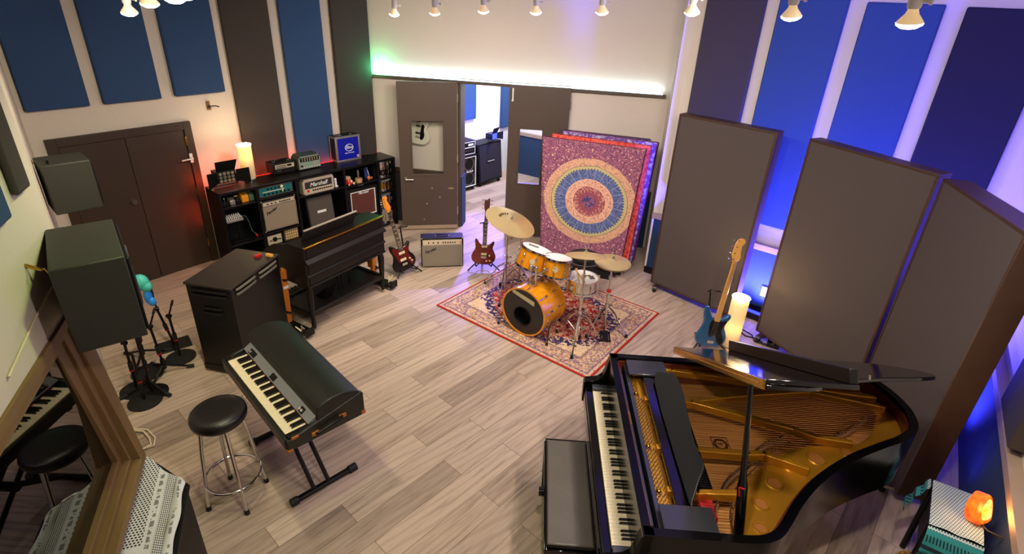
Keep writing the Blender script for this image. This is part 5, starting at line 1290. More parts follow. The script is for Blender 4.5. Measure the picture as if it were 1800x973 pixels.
# ---------------------------------------------------------------- grey gobos on castors
M['gobowood'] = mat('walnut gobo frame', '#40281a', .5, var=.25, vscale=7)
def gobo(label, p, q, z0, z1, th, legs=True):
    p = Vector(p); q = Vector(q); d = q-p; L_ = d.length
    t = thing('gobo', label, 'acoustic gobo', (p.x, p.y, 0), math.atan2(d.y, d.x), 'grey acoustic gobos')
    fw = .022
    b = MB().box(0, L_, 0, th, z0, z0+fw).box(0, L_, 0, th, z1-fw, z1).box(0, fw, 0, th, z0+fw, z1-fw).box(L_-fw, L_, 0, th, z0+fw, z1-fw)
    b.build('wood_frame', M['gobowood'], t, bevel=.003)
    box('front_cloth', M['gobocloth'], t, fw, L_-fw, .008, .03, z0+fw, z1-fw)
    box('back_cloth', M['gobocloth'], t, fw, L_-fw, th-.03, th-.008, z0+fw, z1-fw)
    for x in (.10, L_-.10):
        ft = MB().box(x-.03, x+.03, -.07, th+.10, z0-.025, z0-.002).build('foot_bar', M['steel'], t, bevel=.003)
        for y in (-.05, th+.07):
            MB().cyl((x-.014, y, .024), (x+.014, y, .024), .024, seg=14).box(x-.018, x+.018, y-.012, y+.012, .03, z0-.024).build('castor', M['rubber'], ft)
    return t
gobo('grey cloth gobo with walnut frame standing behind the metallic blue bass', (1.757, 6.023), (2.516, 5.266), .085, 2.175, .15)
gobo('grey cloth gobo with walnut frame in the middle, behind the raised piano lid', (2.695, 5.01), (3.163, 3.951), .085, 2.19, .15)
gobo('grey cloth gobo with a dark walnut end facing the salt lamp table', (3.185, 3.935), (2.90, 2.855), .085, 2.17, .18)

# ---------------------------------------------------------------- lamp, light bar and box between the gobos
cyl_lamp('cylinder_lamp', 'lit cream cylinder lamp on the floor beside the blue bass', (2.35, 4.80, 0), .60, .085, .25, 13)
t = thing('light_bar', 'black and blue LED light bar on the floor behind the first gobo gap', 'light bar'); t.matrix_world = T(2.86, 5.35, 0) @ RZ(R(-42))
box('housing', M['black'], t, -.30, .30, -.04, .04, .02, .09, bevel=.006)
MB().box(-.28, .28, -.03, .03, .09, .094).build('led_window', mat('blue led window', '#2233ff', .3, emit='#1a20ff', estr=9), t)
for x in (-.26, .26): MB().box(x-.012, x+.012, -.05, .05, 0, .03).each('foot', M['steel'], t)
t = thing('wall_outlet', 'white outlet plate on the blue lit wainscot between two gobos', 'outlet'); t.matrix_world = F_R @ T(1.52, .0, .30)
MB().box(-.04, .04, -.008, .01, -.06, .06).build('plate', M['white'], t, bevel=.003); MB().box(-.018, .018, -.011, -.006, .012, .04).box(-.018, .018, -.011, -.006, -.04, -.012).build('socket', M['cream'], t, bevel=.002)
t = thing('pedal_box', 'small black box with a cable on the floor in front of the middle gobo', 'audio unit', (2.83, 4.83, 0), R(-30))
MB().box(-.06, .06, -.045, .045, .004, .05).build('case', M['black'], t, bevel=.005); MB().cyl((0, -.02, .05), (0, -.02, .062), .012, seg=12).build('button', M['steel'], t)
b = MB().tube([(2.52, 5.25, .01), (2.6, 5.0, .01), (2.72, 4.95, .01), (2.74, 4.86, .012), (2.79, 4.84, .02)], .008, 8).tube([(2.55, 5.22, .012), (2.68, 5.02, .012), (2.66, 4.9, .012), (2.76, 4.82, .02)], .007, 8)
tag(b.build('power_cable', M['rubber']), 'black cable running across the floor to the small black box', 'cable')

# ---------------------------------------------------------------- amplifiers in the far room
ba = math.degrees(math.atan2(10.159-9.643, -.249+.669))
t = thing('speaker_cabinet', 'large black speaker cabinet on castors seen through the doorway with the blue light on it', 'speaker cabinet', (-.669, 9.643, 0), R(ba))
w_, d_, h_ = .64, .34, .80
MB().hexa([(0, 0, .07), (w_, 0, .07), (w_, d_, .07), (0, d_, .07), (.0, .06, h_), (w_, .06, h_), (w_, d_, h_), (0, d_, h_)]).build('cabinet', M['tolex'], t, bevel=.012)
MB().hexa([(.03, -.004, .11), (w_-.03, -.004, .11), (w_-.03, .01, .11), (.03, .01, .11), (.03, .052, h_-.03), (w_-.03, .052, h_-.03), (w_-.03, .066, h_-.03), (.03, .066, h_-.03)]).build('grille_cloth', M['purplecloth'], t)
pl = MB().box(.22, .42, .014, .03, .43, .49).build('name_plate', M['black'], t, bevel=.003)
text('lettering', 'MESA/BOOGIE', .03, M['white'], pl, T(.32, .0135, .46) @ FRONT, depth=.001)
for x in (.06, w_-.06):
    for y in (.05, d_-.05): MB().cyl((x-.015, y, .035), (x+.015, y, .035), .035, seg=14).box(x-.02, x+.02, y-.02, y+.02, .055, .072).build('castor', M['rubber'], t)
barn_light('stage_light', 'blue barn-door stage light on the far room speaker cabinet', (-.48, 9.98, .802), R(ba+10), None, body=mat('blue lit housing', '#14142a', .4), face=mat('blue light lens', '#3a4cff', .2, emit='#2a35ff', estr=6))
t = thing('bass_cabinet', 'black bass cabinet with two visible speakers at the left of the doorway', 'speaker cabinet', (-1.15, 9.10, 0), R(ba-3))
w_, h_, d_ = .64, .665, .36
MB().box(0, w_, .015, d_, .06, h_).wallring([(0, .06), (w_, .06), (w_, h_), (0, h_)], [(.03, .09), (w_-.03, .09), (w_-.03, h_-.03), (.03, h_-.03)], -.018, .006, XZ).build('cabinet', M['tolex'], t, bevel=.004)
MB().wallring([(.028, .088), (w_-.028, .088), (w_-.028, h_-.028), (.028, h_-.028)], [(.038, .098), (w_-.038, .098), (w_-.038, h_-.038), (.038, h_-.038)], -.014, .008, XZ).build('white_piping', M['white'], t)
for x in (.185, .46):
    for z in (.225, .50): MB().lathe([(0, -.028), (.03, -.022), (.035, -.03), (.095, -.006), (.112, .0), (.125, .003), (.125, -.004), (.112, -.01)], 32, T(x, .012, z) @ RX(PI/2)).build('speaker_cone', M['cabgrey'], t)
text('lettering', 'Marshall', .05, M['white'], t, T(.46, .004, .365) @ FRONT, depth=.002, shear=.3)
for x in (.06, w_-.06):
    for y in (.05, d_-.05): MB().cyl((x-.015, y, .03), (x+.015, y, .03), .03, seg=14).build('castor', M['rubber'], t)
t2 = thing('amp_head', 'black amp head with a white badge on top of the far room bass cabinet', 'amplifier', (-1.15, 9.10, .667), R(ba-3))
MB().box(.02, w_-.02, .02, .3, 0, .25).build('cabinet', M['tolex'], t2, bevel=.008)
MB().wallring([(.035, .015), (w_-.035, .015), (w_-.035, .235), (.035, .235)], [(.043, .023), (w_-.043, .023), (w_-.043, .227), (.043, .227)], -.02, -.012, XZ).build('white_piping', M['white'], t2)
MB().box(.05, w_-.05, .010, .021, .13, .14).box(.44, .56, .010, .021, .165, .20).build('badge', M['white'], t2)
knobrow(lin(.1, .54, 10), .02, .08, .011).each('knob', M['steel'], t2)

# ---------------------------------------------------------------- white guitar behind the door glass
hb = [(0, 0), (.10, .01), (.165, .06), (.18, .12), (.15, .19), (.12, .23), (.13, .28), (.14, .33), (.11, .365), (.06, .36), (.03, .34), (-.03, .34), (-.06, .36), (-.11, .365), (-.14, .33), (-.13, .28), (-.12, .23), (-.15, .19), (-.18, .12), (-.165, .06), (-.10, .01)]
guitar('hollow_guitar', 'white hollow body guitar hanging on the wall behind the glazed brown door', (-1.46, 7.79, 1.25), R(-9.6), R(-2), R(6), hb, mat('aged white lacquer', '#d9d6c2', .25, coat=.6), 1, M['white'], M['rosewood'], hs_prs, .4, 20, pickups=((0, .27, .034, .012), (0, .17, .034, .012)), pick_m=M['black'], bridge=(0, .11), guard=[(.045, .29), (.035, .1), (.07, .08), (.10, .14), (.085, .22), (.09, .28)], guard_m=M['pick_black'], neck_z=(.33, .76), tuner_side=(-1, 1))
# ---------------------------------------------------------------- grand piano: local x away from the player, y towards the bass end
G_ = thing('grand_piano', 'open black grand piano with gold plate and raised lid', 'piano', (.621, 3.06, 0), R(-1.9))
outl = [(.10, .11), (.55, .11), (1.0, .11), (1.45, .11), (1.75, .105), (1.87, .06), (1.935, -.04), (1.968, -.17), (1.965, -.32), (1.90, -.47), (1.76, -.575), (1.62, -.64), (1.37, -.765), (1.12, -.935), (.95, -1.09), (.81, -1.25), (.73, -1.31), (.62, -1.335), (.35, -1.335), (.10, -1.335)]
def inset(pts, d):
    out = []; n = len(pts)
    for i in range(n):
        a = Vector(pts[i-1]); b = Vector(pts[i]); c = Vector(pts[(i+1) % n])
        n1 = Vector((-(b-a).y, (b-a).x)).normalized(); n2 = Vector((-(c-b).y, (c-b).x)).normalized()
        nn = (n1+n2); nn = nn/max(.35, nn.length_squared)*2 if nn.length > 1e-6 else n1
        p = b-nn*d; out.append((p.x, p.y))
    return out
core = outl[1:-1]
sm = smooth([outl[0]]+core+[outl[-1]], 4, closed=False)
inn = inset(sm, .045)
MB().wallring(sm, inn, .62, 1.0).build('rim', M['rimgloss'], G_, bevel=.003)
inn2 = inset(sm, .0465)
M['mahog'] = mat('inner rim veneer', '#5a2413', .3, var=.2, vscale=8, coat=.3)
MB().wallring(inset(sm, .046), inset(sm, .056), .80, .975).build('inner_rim', M['mahog'], G_)
def wood_sb():
    k = N('spruce soundboard'); v = k.coords('Object', scale=(1.5, 40, 1)); n = k.noise(v, 2, 4)
    k.base(k.ramp(n, [(.35, hx('#b3763d')), (.6, hx('#d09652'))])); k.b.inputs['Roughness'].default_value = .3; return k.m
MB().prism(inset(sm, .05), .80, .815).build('soundboard', wood_sb(), G_)
MB().prism(inset(sm, .02), .60, .64).build('bottom_board', M['black'], G_)
# iron plate: pin block, hitch web along the bent side, tail web
pl = MB()
pl.box(.222, .312, -1.275, .06, .885, .905)
web_out = [(.72, -1.255), (.80, -1.18), (.93, -1.03), (1.10, -.885), (1.36, -.715), (1.60, -.595), (1.745, -.53), (1.865, -.44), (1.915, -.31), (1.915, -.18), (1.885, -.06)]
web_in = [(.60, -1.255), (.62, -1.13), (.70, -.96), (.84, -.78), (1.10, -.60), (1.30, -.545), (1.50, -.535), (1.64, -.45), (1.74, -.34), (1.80, -.25), (1.84, -.15)]
wo = smooth(web_out, 4, closed=False); wi = smooth(web_in, 4, closed=False)
pl.prism(wo+list(reversed(wi)), .875, .892)
plate = pl.build('iron_plate', M['gold'], G_, bevel=.004)
def bar(pts, w, z0, z1, name='plate_strut'):
    b = MB()
    for p, q in zip(pts, pts[1:]):
        p = Vector((*p, 0)); q = Vector((*q, 0)); d = (q-p).normalized(); n = Vector((-d.y, d.x, 0))*w/2; e = d*w*.3
        a = [p-n-e, q-n+e, q+n+e, p+n-e]; b.hexa([x+Vector((0, 0, z0)) for x in a]+[x*1+Vector((0, 0, z1)) for x in a])
    return b.build(name, M['gold'], plate, bevel=.006)
bar([(.30, .055), (.54, .05), (.85, .02), (1.18, -.03), (1.55, -.06), (1.86, -.10)], .035, .89, .94)
bar([(.30, -.28), (.60, -.28), (.92, -.385), (1.17, -.465), (1.28, -.52), (1.48, -.55)], .036, .89, .945)
bar([(.60, -.275), (.80, -.215), (.99, -.17), (1.44, -.085), (1.73, -.16), (1.87, -.20)], .026, .89, .94)
bar([(.30, -.70), (.51, -.70), (.82, -.70), (.91, -.69), (1.12, -.78)], .036, .89, .945)
bar([(.30, -1.0), (.45, -1.005), (.67, -.99)], .036, .89, .945)
hol = MB(); dk = MB()
for x, y, r in ((1.66, -.54, .036), (1.24, -.655, .046), (1.45, -.60, .034), (1.06, -.73, .040), (.915, -.865, .038), (.79, -1.01, .036), (.735, -1.16, .03)):
    hol.lathe([(r+.012, 0), (r+.006, .007), (r-.002, .006), (r-.003, -.001)], 28, T(x, y, .892)); dk.lathe([(0, 0), (r-.002, 0)], 24, T(x, y, .8925))
hol.each('sound_hole_rim', M['gold'], plate); dk.each('sound_hole', mat('lit board under the holes', '#a5682f', .4), plate)
M['copperstr'] = mat('wound copper strings', '#a2673a', .3, .9)
s = MB(); random.seed(3)
for i in range(70):
    y = .02-i*.0182; 
    # end on the web's inner edge
    best = min(web_in, key=lambda p: abs(p[1]-y)); 
    xe = None
    for p, q in zip(web_in, web_in[1:]):
        if (p[1]-y)*(q[1]-y) <= 0 and p[1] != q[1]: xe = p[0]+(q[0]-p[0])*(y-p[1])/(q[1]-p[1])
    if xe is None: xe = 1.8 if y > -.2 else .6
    if xe > .5: s.tube([(.30, y, .905), (xe+.03, y*1.0, .90)], .0016 if y > -.6 else .001, 4)
s.build('strings', M['copperstr'], G_)
M['bridge'] = mat('bridge maple', '#8a6a4c', .4)
def bridge(pts, w=.014):
    b = MB(); pp = smooth([(x, y, .86) for x, y in pts], 6, closed=False); b.tube(pp, w, 6); return b
bridge([(.49, -1.24), (.52, -1.10), (.585, -.97), (.66, -.86), (.78, -.75), (.88, -.64), (1.0, -.55), (1.12, -.50)]).build('treble_bridge', M['bridge'], G_)
bridge([(1.36, -.49), (1.54, -.40), (1.74, -.25)]).build('bass_bridge', M['bridge'], G_)
pn = MB()
for pts in ([(.58, -1.22), (.60, -1.10), (.66, -.97), (.76, -.82), (.9, -.69), (1.12, -.55)], [(.49, -1.24), (.52, -1.10), (.585, -.97), (.66, -.86), (.78, -.75), (.88, -.64), (1.0, -.55), (1.12, -.50)], [(1.36, -.49), (1.54, -.40), (1.74, -.25)]):
    for p in smooth([(x, y, 0) for x, y in pts], 8, closed=False): pn.cyl((p[0], p[1], .885), (p[0], p[1], .907), .004, seg=6)
pn.build('bridge_pins', M['steel'], G_)['kind'] = 'stuff'
for y0, y1 in ((.03, -.19), (-.24, -.66), (-.70, -.98), (-1.02, -1.25)):
    tp = MB()
    for i in range(88):
        y = .03-i*.0146
        if not y1 <= y <= y0: continue
        for j in range(3 if y < -.25 else 2): tp.cyl((.236+j*.02+(i % 2)*.007, y, .905), (.236+j*.02+(i % 2)*.007, y, .928), .0035, seg=5)
    tp.build('tuning_pins', M['steel'], plate)
for y in (-.21, -.68, -1.0): MB().sph((.25, y, .915), .014, seg=12).cyl((.25, y, .905), (.25, y, .91), .022, seg=14).build('plate_bolt', M['brass'], plate)
# dampers
dm = MB()
for i in range(62): dm.box(.455, .535, -.03-i*.0155, -.021-i*.0155, .905, .945)
dm.build('dampers', M['black'], G_)
fd = MB().box(.46, .53, -1.13, -.95, .86, .90); fd.build('red_felt', M['redfelt'], G_)
# soundboard crest
cr = MB(); cx_, cy_ = .74, -.515
cr.wallring([(cx_+.052*x, cy_+.06*y) for x, y in ((-1, -1), (1, -1), (1, 1), (-1, 1))], [(cx_+.047*x, cy_+.054*y) for x, y in ((-1, -1), (1, -1), (1, 1), (-1, 1))], .815, .8165)
for a in lin(0, 2*PI*19/20, 20): cr.cyl((cx_+.036*math.cos(a), cy_+.04*math.sin(a), .815), (cx_+.036*math.cos(a), cy_+.04*math.sin(a), .8165), .010, seg=8)
for dx in (-.012, 0, .012): cr.box(cx_-.018, cx_+.018, cy_+dx-.002, cy_+dx+.002, .815, .8165)
cr.box(cx_-.002, cx_+.002, cy_-.014, cy_+.014, .815, .8165)
cr.build('soundboard_crest', mat('dark stencil', '#3a2211', .5), G_)

# keyboard
n = 52; kw = 1.215/n
b = MB()
for i in range(n): b.box(.0, .152, -(i+1)*kw+.0005, -i*kw-.0005, .715, .742)
b.build('white_keys', M['ivory'], G_, bevel=.0015)
b = MB()
for i in range(n-1):
    if (i+5) % 7 in (2, 6): continue
    y = -(i+1)*kw; b.hexa([(.052, y-.0055, .738), (.15, y-.0055, .738), (.15, y+.0055, .738), (.052, y+.0055, .738), (.058, y-.0042, .753), (.15, y-.0042, .754), (.15, y+.0042, .754), (.058, y+.0042, .753)])
b.build('black_keys', M['ebony'], G_)
box('keybed', M['gloss'], G_, -.055, .30, -1.325, .10, .62, .700, bevel=.004)
box('key_slip', M['gloss'], G_, -.05, -.006, -1.27, .05, .702, .738, bevel=.004)
for y0, y1 in ((.005, .05), (-1.268, -1.22)): box('key_block', mat('key block lacquer', '#3c3d42', .2, coat=.5), G_, -.004, .15, y0, y1, .702, .765, bevel=.004)
armp = [(-.062, .60), (-.062, .765), (-.05, .785), (.0, .79), (.035, .80), (.065, .83), (.08, .88), (.09, .95), (.105, 1.0), (.16, 1.0), (.16, .60)]
for y0 in (.052, -1.335): MB().prism(armp, -y0-.058, -y0, XZ).build('arm', M['rimgloss'], G_, bevel=.004)
box('red_strip', M['redfelt'], G_, .147, .152, -1.215, 0, .741, .748)
MB().hexa([(.153, -1.27, .742), (.175, -1.27, .742), (.175, .05, .742), (.153, .05, .742), (.175, -1.27, .90), (.195, -1.27, .90), (.195, .05, .90), (.175, .05, .90)]).build('fallboard', M['gloss'], G_, bevel=.004)
M['reflectlac'] = mat('lacquer with painted reflection', '#2c2e38', .22, coat=.5)  # blue-grey reflection put into the colour of the black lacquer bars
box('name_board', M['reflectlac'], G_, .160, .184, -1.28, .06, .90, .925, bevel=.003)
box('stretcher', M['reflectlac'], G_, .198, .222, -1.285, .062, .885, .955, bevel=.003)
box('name_plate', M['brass'], G_, .163, .18, -.52, -.40, .925, .928)
# music desk with its sliding base
box('desk_rail', M['gloss'], G_, .305, .375, -1.16, .03, .945, .975, bevel=.003)
for y0, y1 in ((-1.29, -1.14), (-.10, .062)): box('desk_shelf', mat('desk shelf lacquer', '#2b2c30', .16, coat=.5), G_, .21, .475, y0, y1, .976, .992, bevel=.004)
dsk = [(.0, -.14), (.0, -1.08), (.02, -1.10), (.085, -1.0), (.125, -.95), (.135, -.90), (.125, -.75), (.14, -.55), (.155, -.38), (.155, -.26), (.15, -.20), (.135, -.155), (.11, -.14)]
md = MB().prism(smooth(dsk, 3), 0, .012); 
o = md.build('music_desk', mat('black desk lacquer', '#0a0909', .5), G_, bevel=.003); o.location = (.372, -.02, .985); o.rotation_euler = (0, R(-38), 0)
# lid, folded flap, prop
lidm = T(0, .112, 1.035) @ RX(R(-29.5))
lo = [(.557, .0), (1.0, .0), (1.5, 0), (1.80, -.01), (1.94, -.10), (2.0, -.25), (1.995, -.42), (1.93, -.58), (1.77, -.71), (1.42, -.88), (1.13, -1.08), (.96, -1.24), (.83, -1.38), (.72, -1.44), (.557, -1.45)]
lo_s = [lo[0]]+smooth(lo, 4, closed=False)[1:]
ld = MB().prism(lo_s, 0, .022).build('lid', M['gloss'], G_, bevel=.004); ld.matrix_local = lidm
fl_ = MB().box(.557, .965, -1.44, -.005, .024, .046).build('folded_flap', M['gloss'], ld, bevel=.003)
box('flap_lip', M['black'], ld, .925, .965, -1.43, -.01, .046, .115, bevel=.004)
box('piano_hinge', M['brass'], ld, .545, .557, -1.44, -.005, .0, .044)
b = MB()
for y in lin(-1.40, -.05, 28): b.cyl((.5445, y, .022), (.5445, y+.04, .022), .004, seg=6)
b.build('hinge_knuckles', M['gold'], ld)
MB().cyl((1.28, -1.0, .022), (1.28, -1.0, .045), .008, seg=10).build('rubber_button', M['steel'], ld)
# prop stick
pa = Vector((.596, -1.225, .93)); pb = Vector((.545, -1.035, 1.685))
MB().tube([pa, pa.lerp(pb, .33), pa.lerp(pb, .42), pb], .02, 10, rr=[.026, .024, .015, .012]).build('prop_stick', M['gloss'], G_)
MB().tube([pa.lerp(pb, .28)+Vector((-.02, -.02, 0)), pa.lerp(pb, .34)+Vector((-.022, -.02, 0)), pa.lerp(pb, .34)+Vector((.0, -.03, 0))], .004, 6).build('red_tag', M['red'], G_)
for x, y in ((.25, -.02), (.25, -1.2), (1.62, -.22)):
    lg = MB().lathe([(0, .06), (.028, .06), (.035, .09), (.03, .12), (.045, .3), (.06, .5), (.065, .56), (.055, .60), (.075, .62), (0, .62)], 20, T(x, y, 0)).build('leg', M['gloss'], G_)
    MB().cyl((x-.018, y+.02, .032), (x+.018, y+.02, .032), .032, seg=16).box(x-.02, x+.02, y-.015, y+.035, .03, .07).build('castor', M['brass'], lg)
ly = MB().cyl((.3, -.66, .15), (.3, -.66, .62), .018, seg=10).cyl((.3, -.54, .15), (.3, -.54, .62), .018, seg=10).box(.22, .36, -.75, -.45, .07, .15); ly = ly.build('pedal_lyre', M['gloss'], G_, bevel=.005)
for y in (-.68, -.6, -.52): MB().hexa([(.08, y-.022, .06), (.23, y-.014, .075), (.23, y+.014, .075), (.08, y+.022, .06), (.08, y-.022, .07), (.23, y-.014, .085), (.23, y+.014, .085), (.08, y+.022, .07)]).build('pedal', M['brass'], ly)

# bench
B_ = thing('piano_bench', 'black leather topped piano bench in front of the grand piano keys', 'bench', (.425, 2.45, 0), R(-2.2))
b = MB().box(-.135, .135, -.405, .405, .425, .462).build('cushion', mat('worn leather with painted sheen', '#625b52', .34, bump=.3, bscale=40, var=.25, vscale=5), B_, bevel=.012, sub=0)  # black cushion lightened: sheen from overhead put into its colour
box('frame', M['gloss'], B_, -.152, .152, -.422, .422, .385, .43, bevel=.004)
MB().tube([(-.14, -.41, .458), (.14, -.41, .458), (.14, .41, .458), (-.14, .41, .458)], .006, 6, closed=True).build('piping', M['black'], B_)
for x in (-.125, .125):
    for y in (-.39, .39): MB().hexa([(x-.02, y-.02, 0), (x+.02, y-.02, 0), (x+.02, y+.02, 0), (x-.02, y+.02, 0), (x-.028, y-.028, .385), (x+.028, y-.028, .385), (x+.028, y+.028, .385), (x-.028, y+.028, .385)]).build('leg', M['gloss'], B_, bevel=.003)
MB().cyl((-.152, 0, .41), (-.185, 0, .41), .03, seg=18).build('height_knob', M['gloss'], B_)

# ---------------------------------------------------------------- salt lamp table at the right
BLq, BRq, FLq, FRq = Vector((2.745, 2.521)), Vector((2.965, 2.387)), Vector((2.501, 2.199)), Vector((2.73, 2.045))
e1 = (BRq-BLq); tw = e1.length; tang = math.atan2(e1.y, e1.x); tl = (FLq-BLq).length
TB = thing('side_table', 'small black side table under a turquoise patterned scarf', 'table', (BLq.x, BLq.y, 0), tang)
skew = (FLq-BLq); lx = skew.dot(e1.normalized()); lyv = skew.dot(Vector((-e1.y, e1.x)).normalized())    # local offset of the front edge
def tp_(x, y, z): return (x*tw+y*lx, y*lyv, z)
MB().hexa([tp_(0, 0, .565), tp_(0, 1, .565), tp_(1, 1, .565), tp_(1, 0, .565), tp_(0, 0, .592), tp_(0, 1, .592), tp_(1, 1, .592), tp_(1, 0, .592)]).build('top', M['black'], TB, bevel=.004)
for i, (x, y) in enumerate(((.06, .06), (.94, .06), (.06, .94), (.94, .94))): MB().cyl(tp_(x, y, 0), tp_(x, y, .565), .018, seg=10).build('leg', M['black'], TB)
MB().hexa([tp_(.08, .08, .3), tp_(.08, .92, .3), tp_(.92, .92, .3), tp_(.92, .08, .3), tp_(.08, .08, .565), tp_(.08, .92, .565), tp_(.92, .92, .565), tp_(.92, .08, .565)]).build('apron_box', M['black'], TB)
def teal_mat():
    k = N('turquoise patterned scarf'); v = k.coords('Object'); x, y, z = k.sep(v)
    uu = k.coords('UV')
    teal = hx('#2f8f8d'); white = hx('#b9c9cc'); dark = hx('#0d2c2e'); dk2 = hx('#1d5557')
    s1 = k.math('ADD', k.math('MULTIPLY', x, 70), k.math('MULTIPLY', k.math('FLOOR', k.math('MULTIPLY', y, 70)), .5))
    net = k.math('MULTIPLY', k.math('LESS_THAN', k.math('FRACT', s1), .6), k.math('LESS_THAN', k.math('FRACT', k.math('MULTIPLY', y, 70)), .6))
    top = k.mix(net, white, dk2)
    zz = k.math('FRACT', k.math('MULTIPLY', k.math('SUBTRACT', .61, z), 8.5))
    band = k.mix(k.math('LESS_THAN', zz, .22), teal, dark)
    tick = k.math('MULTIPLY', k.math('LESS_THAN', k.math('FRACT', k.math('MULTIPLY', k.math('ADD', x, k.math('MULTIPLY', y, .4)), 62)), .45), k.math('COMPARE', zz, .62, .17))
    band = k.mix(tick, band, dark)
    k.base(k.mix(k.math('LESS_THAN', z, .585), top, band)); k.b.inputs['Roughness'].default_value = .9; k.bump(k.noise(v, 150, 2), .3, .003); return k.m
g = MB(); b = g.bm
def sheet(fn, nu, nv): g.grid(fn, nu, nv)
zt = .600
sheet(lambda u, v_: Vector(tp_(-.01+1.0*u, -.01+1.03*v_, zt+.004*math.sin(u*13+v_*7)*math.sin(v_*11))), 24, 24)
# band over the front edge and a tail over the far left corner
def front(u, v_):
    p = Vector(tp_(-.02+1.02*u, 1.02, zt)); o_ = Vector((-.03, -1, 0)).normalized(); d = v_*.30
    return p+o_*(.012+.05*math.sin(min(1, v_*3)*PI/2)+.016*math.sin(v_*15+u*4)*v_)+Vector((0, 0, -d+.006*math.sin(u*20)*v_))
sheet(front, 30, 16)
def left(u, v_):
    p = Vector(tp_(-.01, -.01+.24*u, zt)); d = v_*.27
    return p+Vector((-1, .15, 0))*(.008+.075*math.sin(v_*1.4)+.008*math.sin(v_*18))+Vector((0, 0, -d))
sheet(left, 10, 14)
bmesh.ops.remove_doubles(b, verts=b.verts[:], dist=.004)
o = g.build('patterned_scarf', teal_mat(), None, solid=.004, sub=1); o.location = (BLq.x, BLq.y, 0); o.rotation_euler = (0, 0, tang)
tag(o, 'turquoise and white patterned scarf over the small table under the salt lamp', 'scarf')
SL = thing('salt_lamp', 'glowing orange salt crystal lamp hollowed on one side, standing on the turquoise scarf', 'lamp', (2.80, 2.20, .606), R(20)); SL.scale = (.88, .88, .88)
def salt(inner):
    k = N('glowing salt hollow' if inner else 'glowing orange salt'); v = k.coords('Object'); n = k.noise(v, 14 if inner else 18, 4)
    c = k.ramp(n, [(.35, hx('#ff9a2e')), (.55, hx('#ffd27a')), (.7, hx('#fff0c0'))]) if inner else k.ramp(n, [(.35, hx('#e8400c')), (.65, hx('#ff7a1c'))])
    k.base(c); k.link(c, k.b.inputs['Emission Color']); k.b.inputs['Emission Strength'].default_value = 1.1 if inner else 1.0; k.b.inputs['Roughness'].default_value = .4; return k.m
so = [(-.055, 0), (.045, 0), (.075, .05), (.085, .12), (.075, .165), (.04, .175), (-.03, .135), (-.065, .09), (-.075, .04)]
SX = T(0, 0, 0) @ RX(R(-28))
o = MB().prism(smooth(so, 3), -.045, .045, XZ).build('crystal', salt(False), SL, bevel=.016); o.rotation_euler = (R(-24), 0, 0); o.location = (0, .02, .012)
si = [(x*.68+.006, .03+z*.70) for x, z in so]
o2 = MB().prism(smooth(si, 3), .043, .0475, XZ).build('hollow', salt(True), SL, bevel=.002); o2.rotation_euler = (R(-24), 0, 0); o2.location = (0, .02, .012)
b = MB().tube([(2.79, 2.22, .612), (2.80, 2.15, .612), (2.86, 2.10, .613), (2.93, 2.13, .612), (2.97, 2.2, .612)], .005, 6); tag(b.build('lamp_cord', mat('brown cord', '#3a2a20', .6)), 'dark brown cord trailing from the salt lamp across the turquoise scarf', 'cord')
b = MB().sph((2.62, 2.30, .09), .09, .9, .8, 1); tag(b.build('patterned_bundle', printed('brown gold print', '#3a2012', '#b98a3a', 60)), 'brown and gold patterned bundle on the floor under the salt lamp table', 'bundle')
light('salt_glow', 'POINT', (2.76, 2.15, .78), 2.2, (1, .45, .12), .06)

# ---------------------------------------------------------------- track lights and the rest of the light
M['led'] = mat('lit bulb lens', '#ffffff', .4, emit='#fff1dc', estr=60)
M['bulbglass'] = mat('frosted bulb neck', '#e9dcc4', .4, emit='#ffcf8a', estr=.5)
TR = [(-2.293, 3.399, 3.063), (-1.878, 2.953, 3.131), (-1.552, 2.625, 3.166), (-1.136, 5.177, 3.056), (-.744, 4.944, 3.088), (-.32, 4.739, 3.124), (.095, 4.499, 3.14), (.537, 4.065, 3.17), (.967, 3.416, 3.201), (1.21, 2.69, 3.212), (1.389, 2.139, 3.212)]
LB = ['leftmost lit track bulb, above the navy wall panels', 'second lit track bulb from the left, before the gap between navy panels', 'third lit track bulb from the left, at the top edge of the photo', 'lit track bulb nearest the green lit wall corner', 'lit track bulb above the left brown studio door', 'lit track bulb above the open doorway', 'lit track bulb above the right brown studio door', 'lit track bulb above the mandala cloth', 'lit track bulb in front of the cream strip beside the right wall panels', 'lit track bulb in front of the purple and blue wall panels', 'rightmost and largest lit track bulb, before the indigo panel']
def track_light(i, p, tgt, label, vis=True):
    p = Vector(p); d = (Vector(tgt)-p).normalized()
    t = thing('track_light', label, 'track light', (0, 0, 0), 0, 'track lights'); t.matrix_world = orient(p, -d)
    MB().lathe([(0, -.006), (.028, -.003), (.042, .007), (.043, .014)], 28).build('bulb_lens', M['led'], t)
    MB().lathe([(.043, .014), (.036, .024), (.022, .042), (.017, .055), (.017, .07)], 28).build('bulb_neck', M['bulbglass'], t)
    MB().lathe([(0, .062), (.021, .062), (.023, .07), (.023, .15), (.016, .16), (0, .16)], 24).build('socket', M['white'], t)
    MB().cyl((.018, 0, .085), (.042, 0, .085), .006, seg=8).cyl((.042, 0, .085), (.052, 0, .085), .012, seg=10).build('knob', M['white'], t)
    top = t.matrix_world.inverted() @ Vector((p.x-d.x*.15, p.y-d.y*.15, ZC-.04))
    MB().tube([(0, 0, .155), top], .009, 8).build('stem', M['white'], t)
    return t
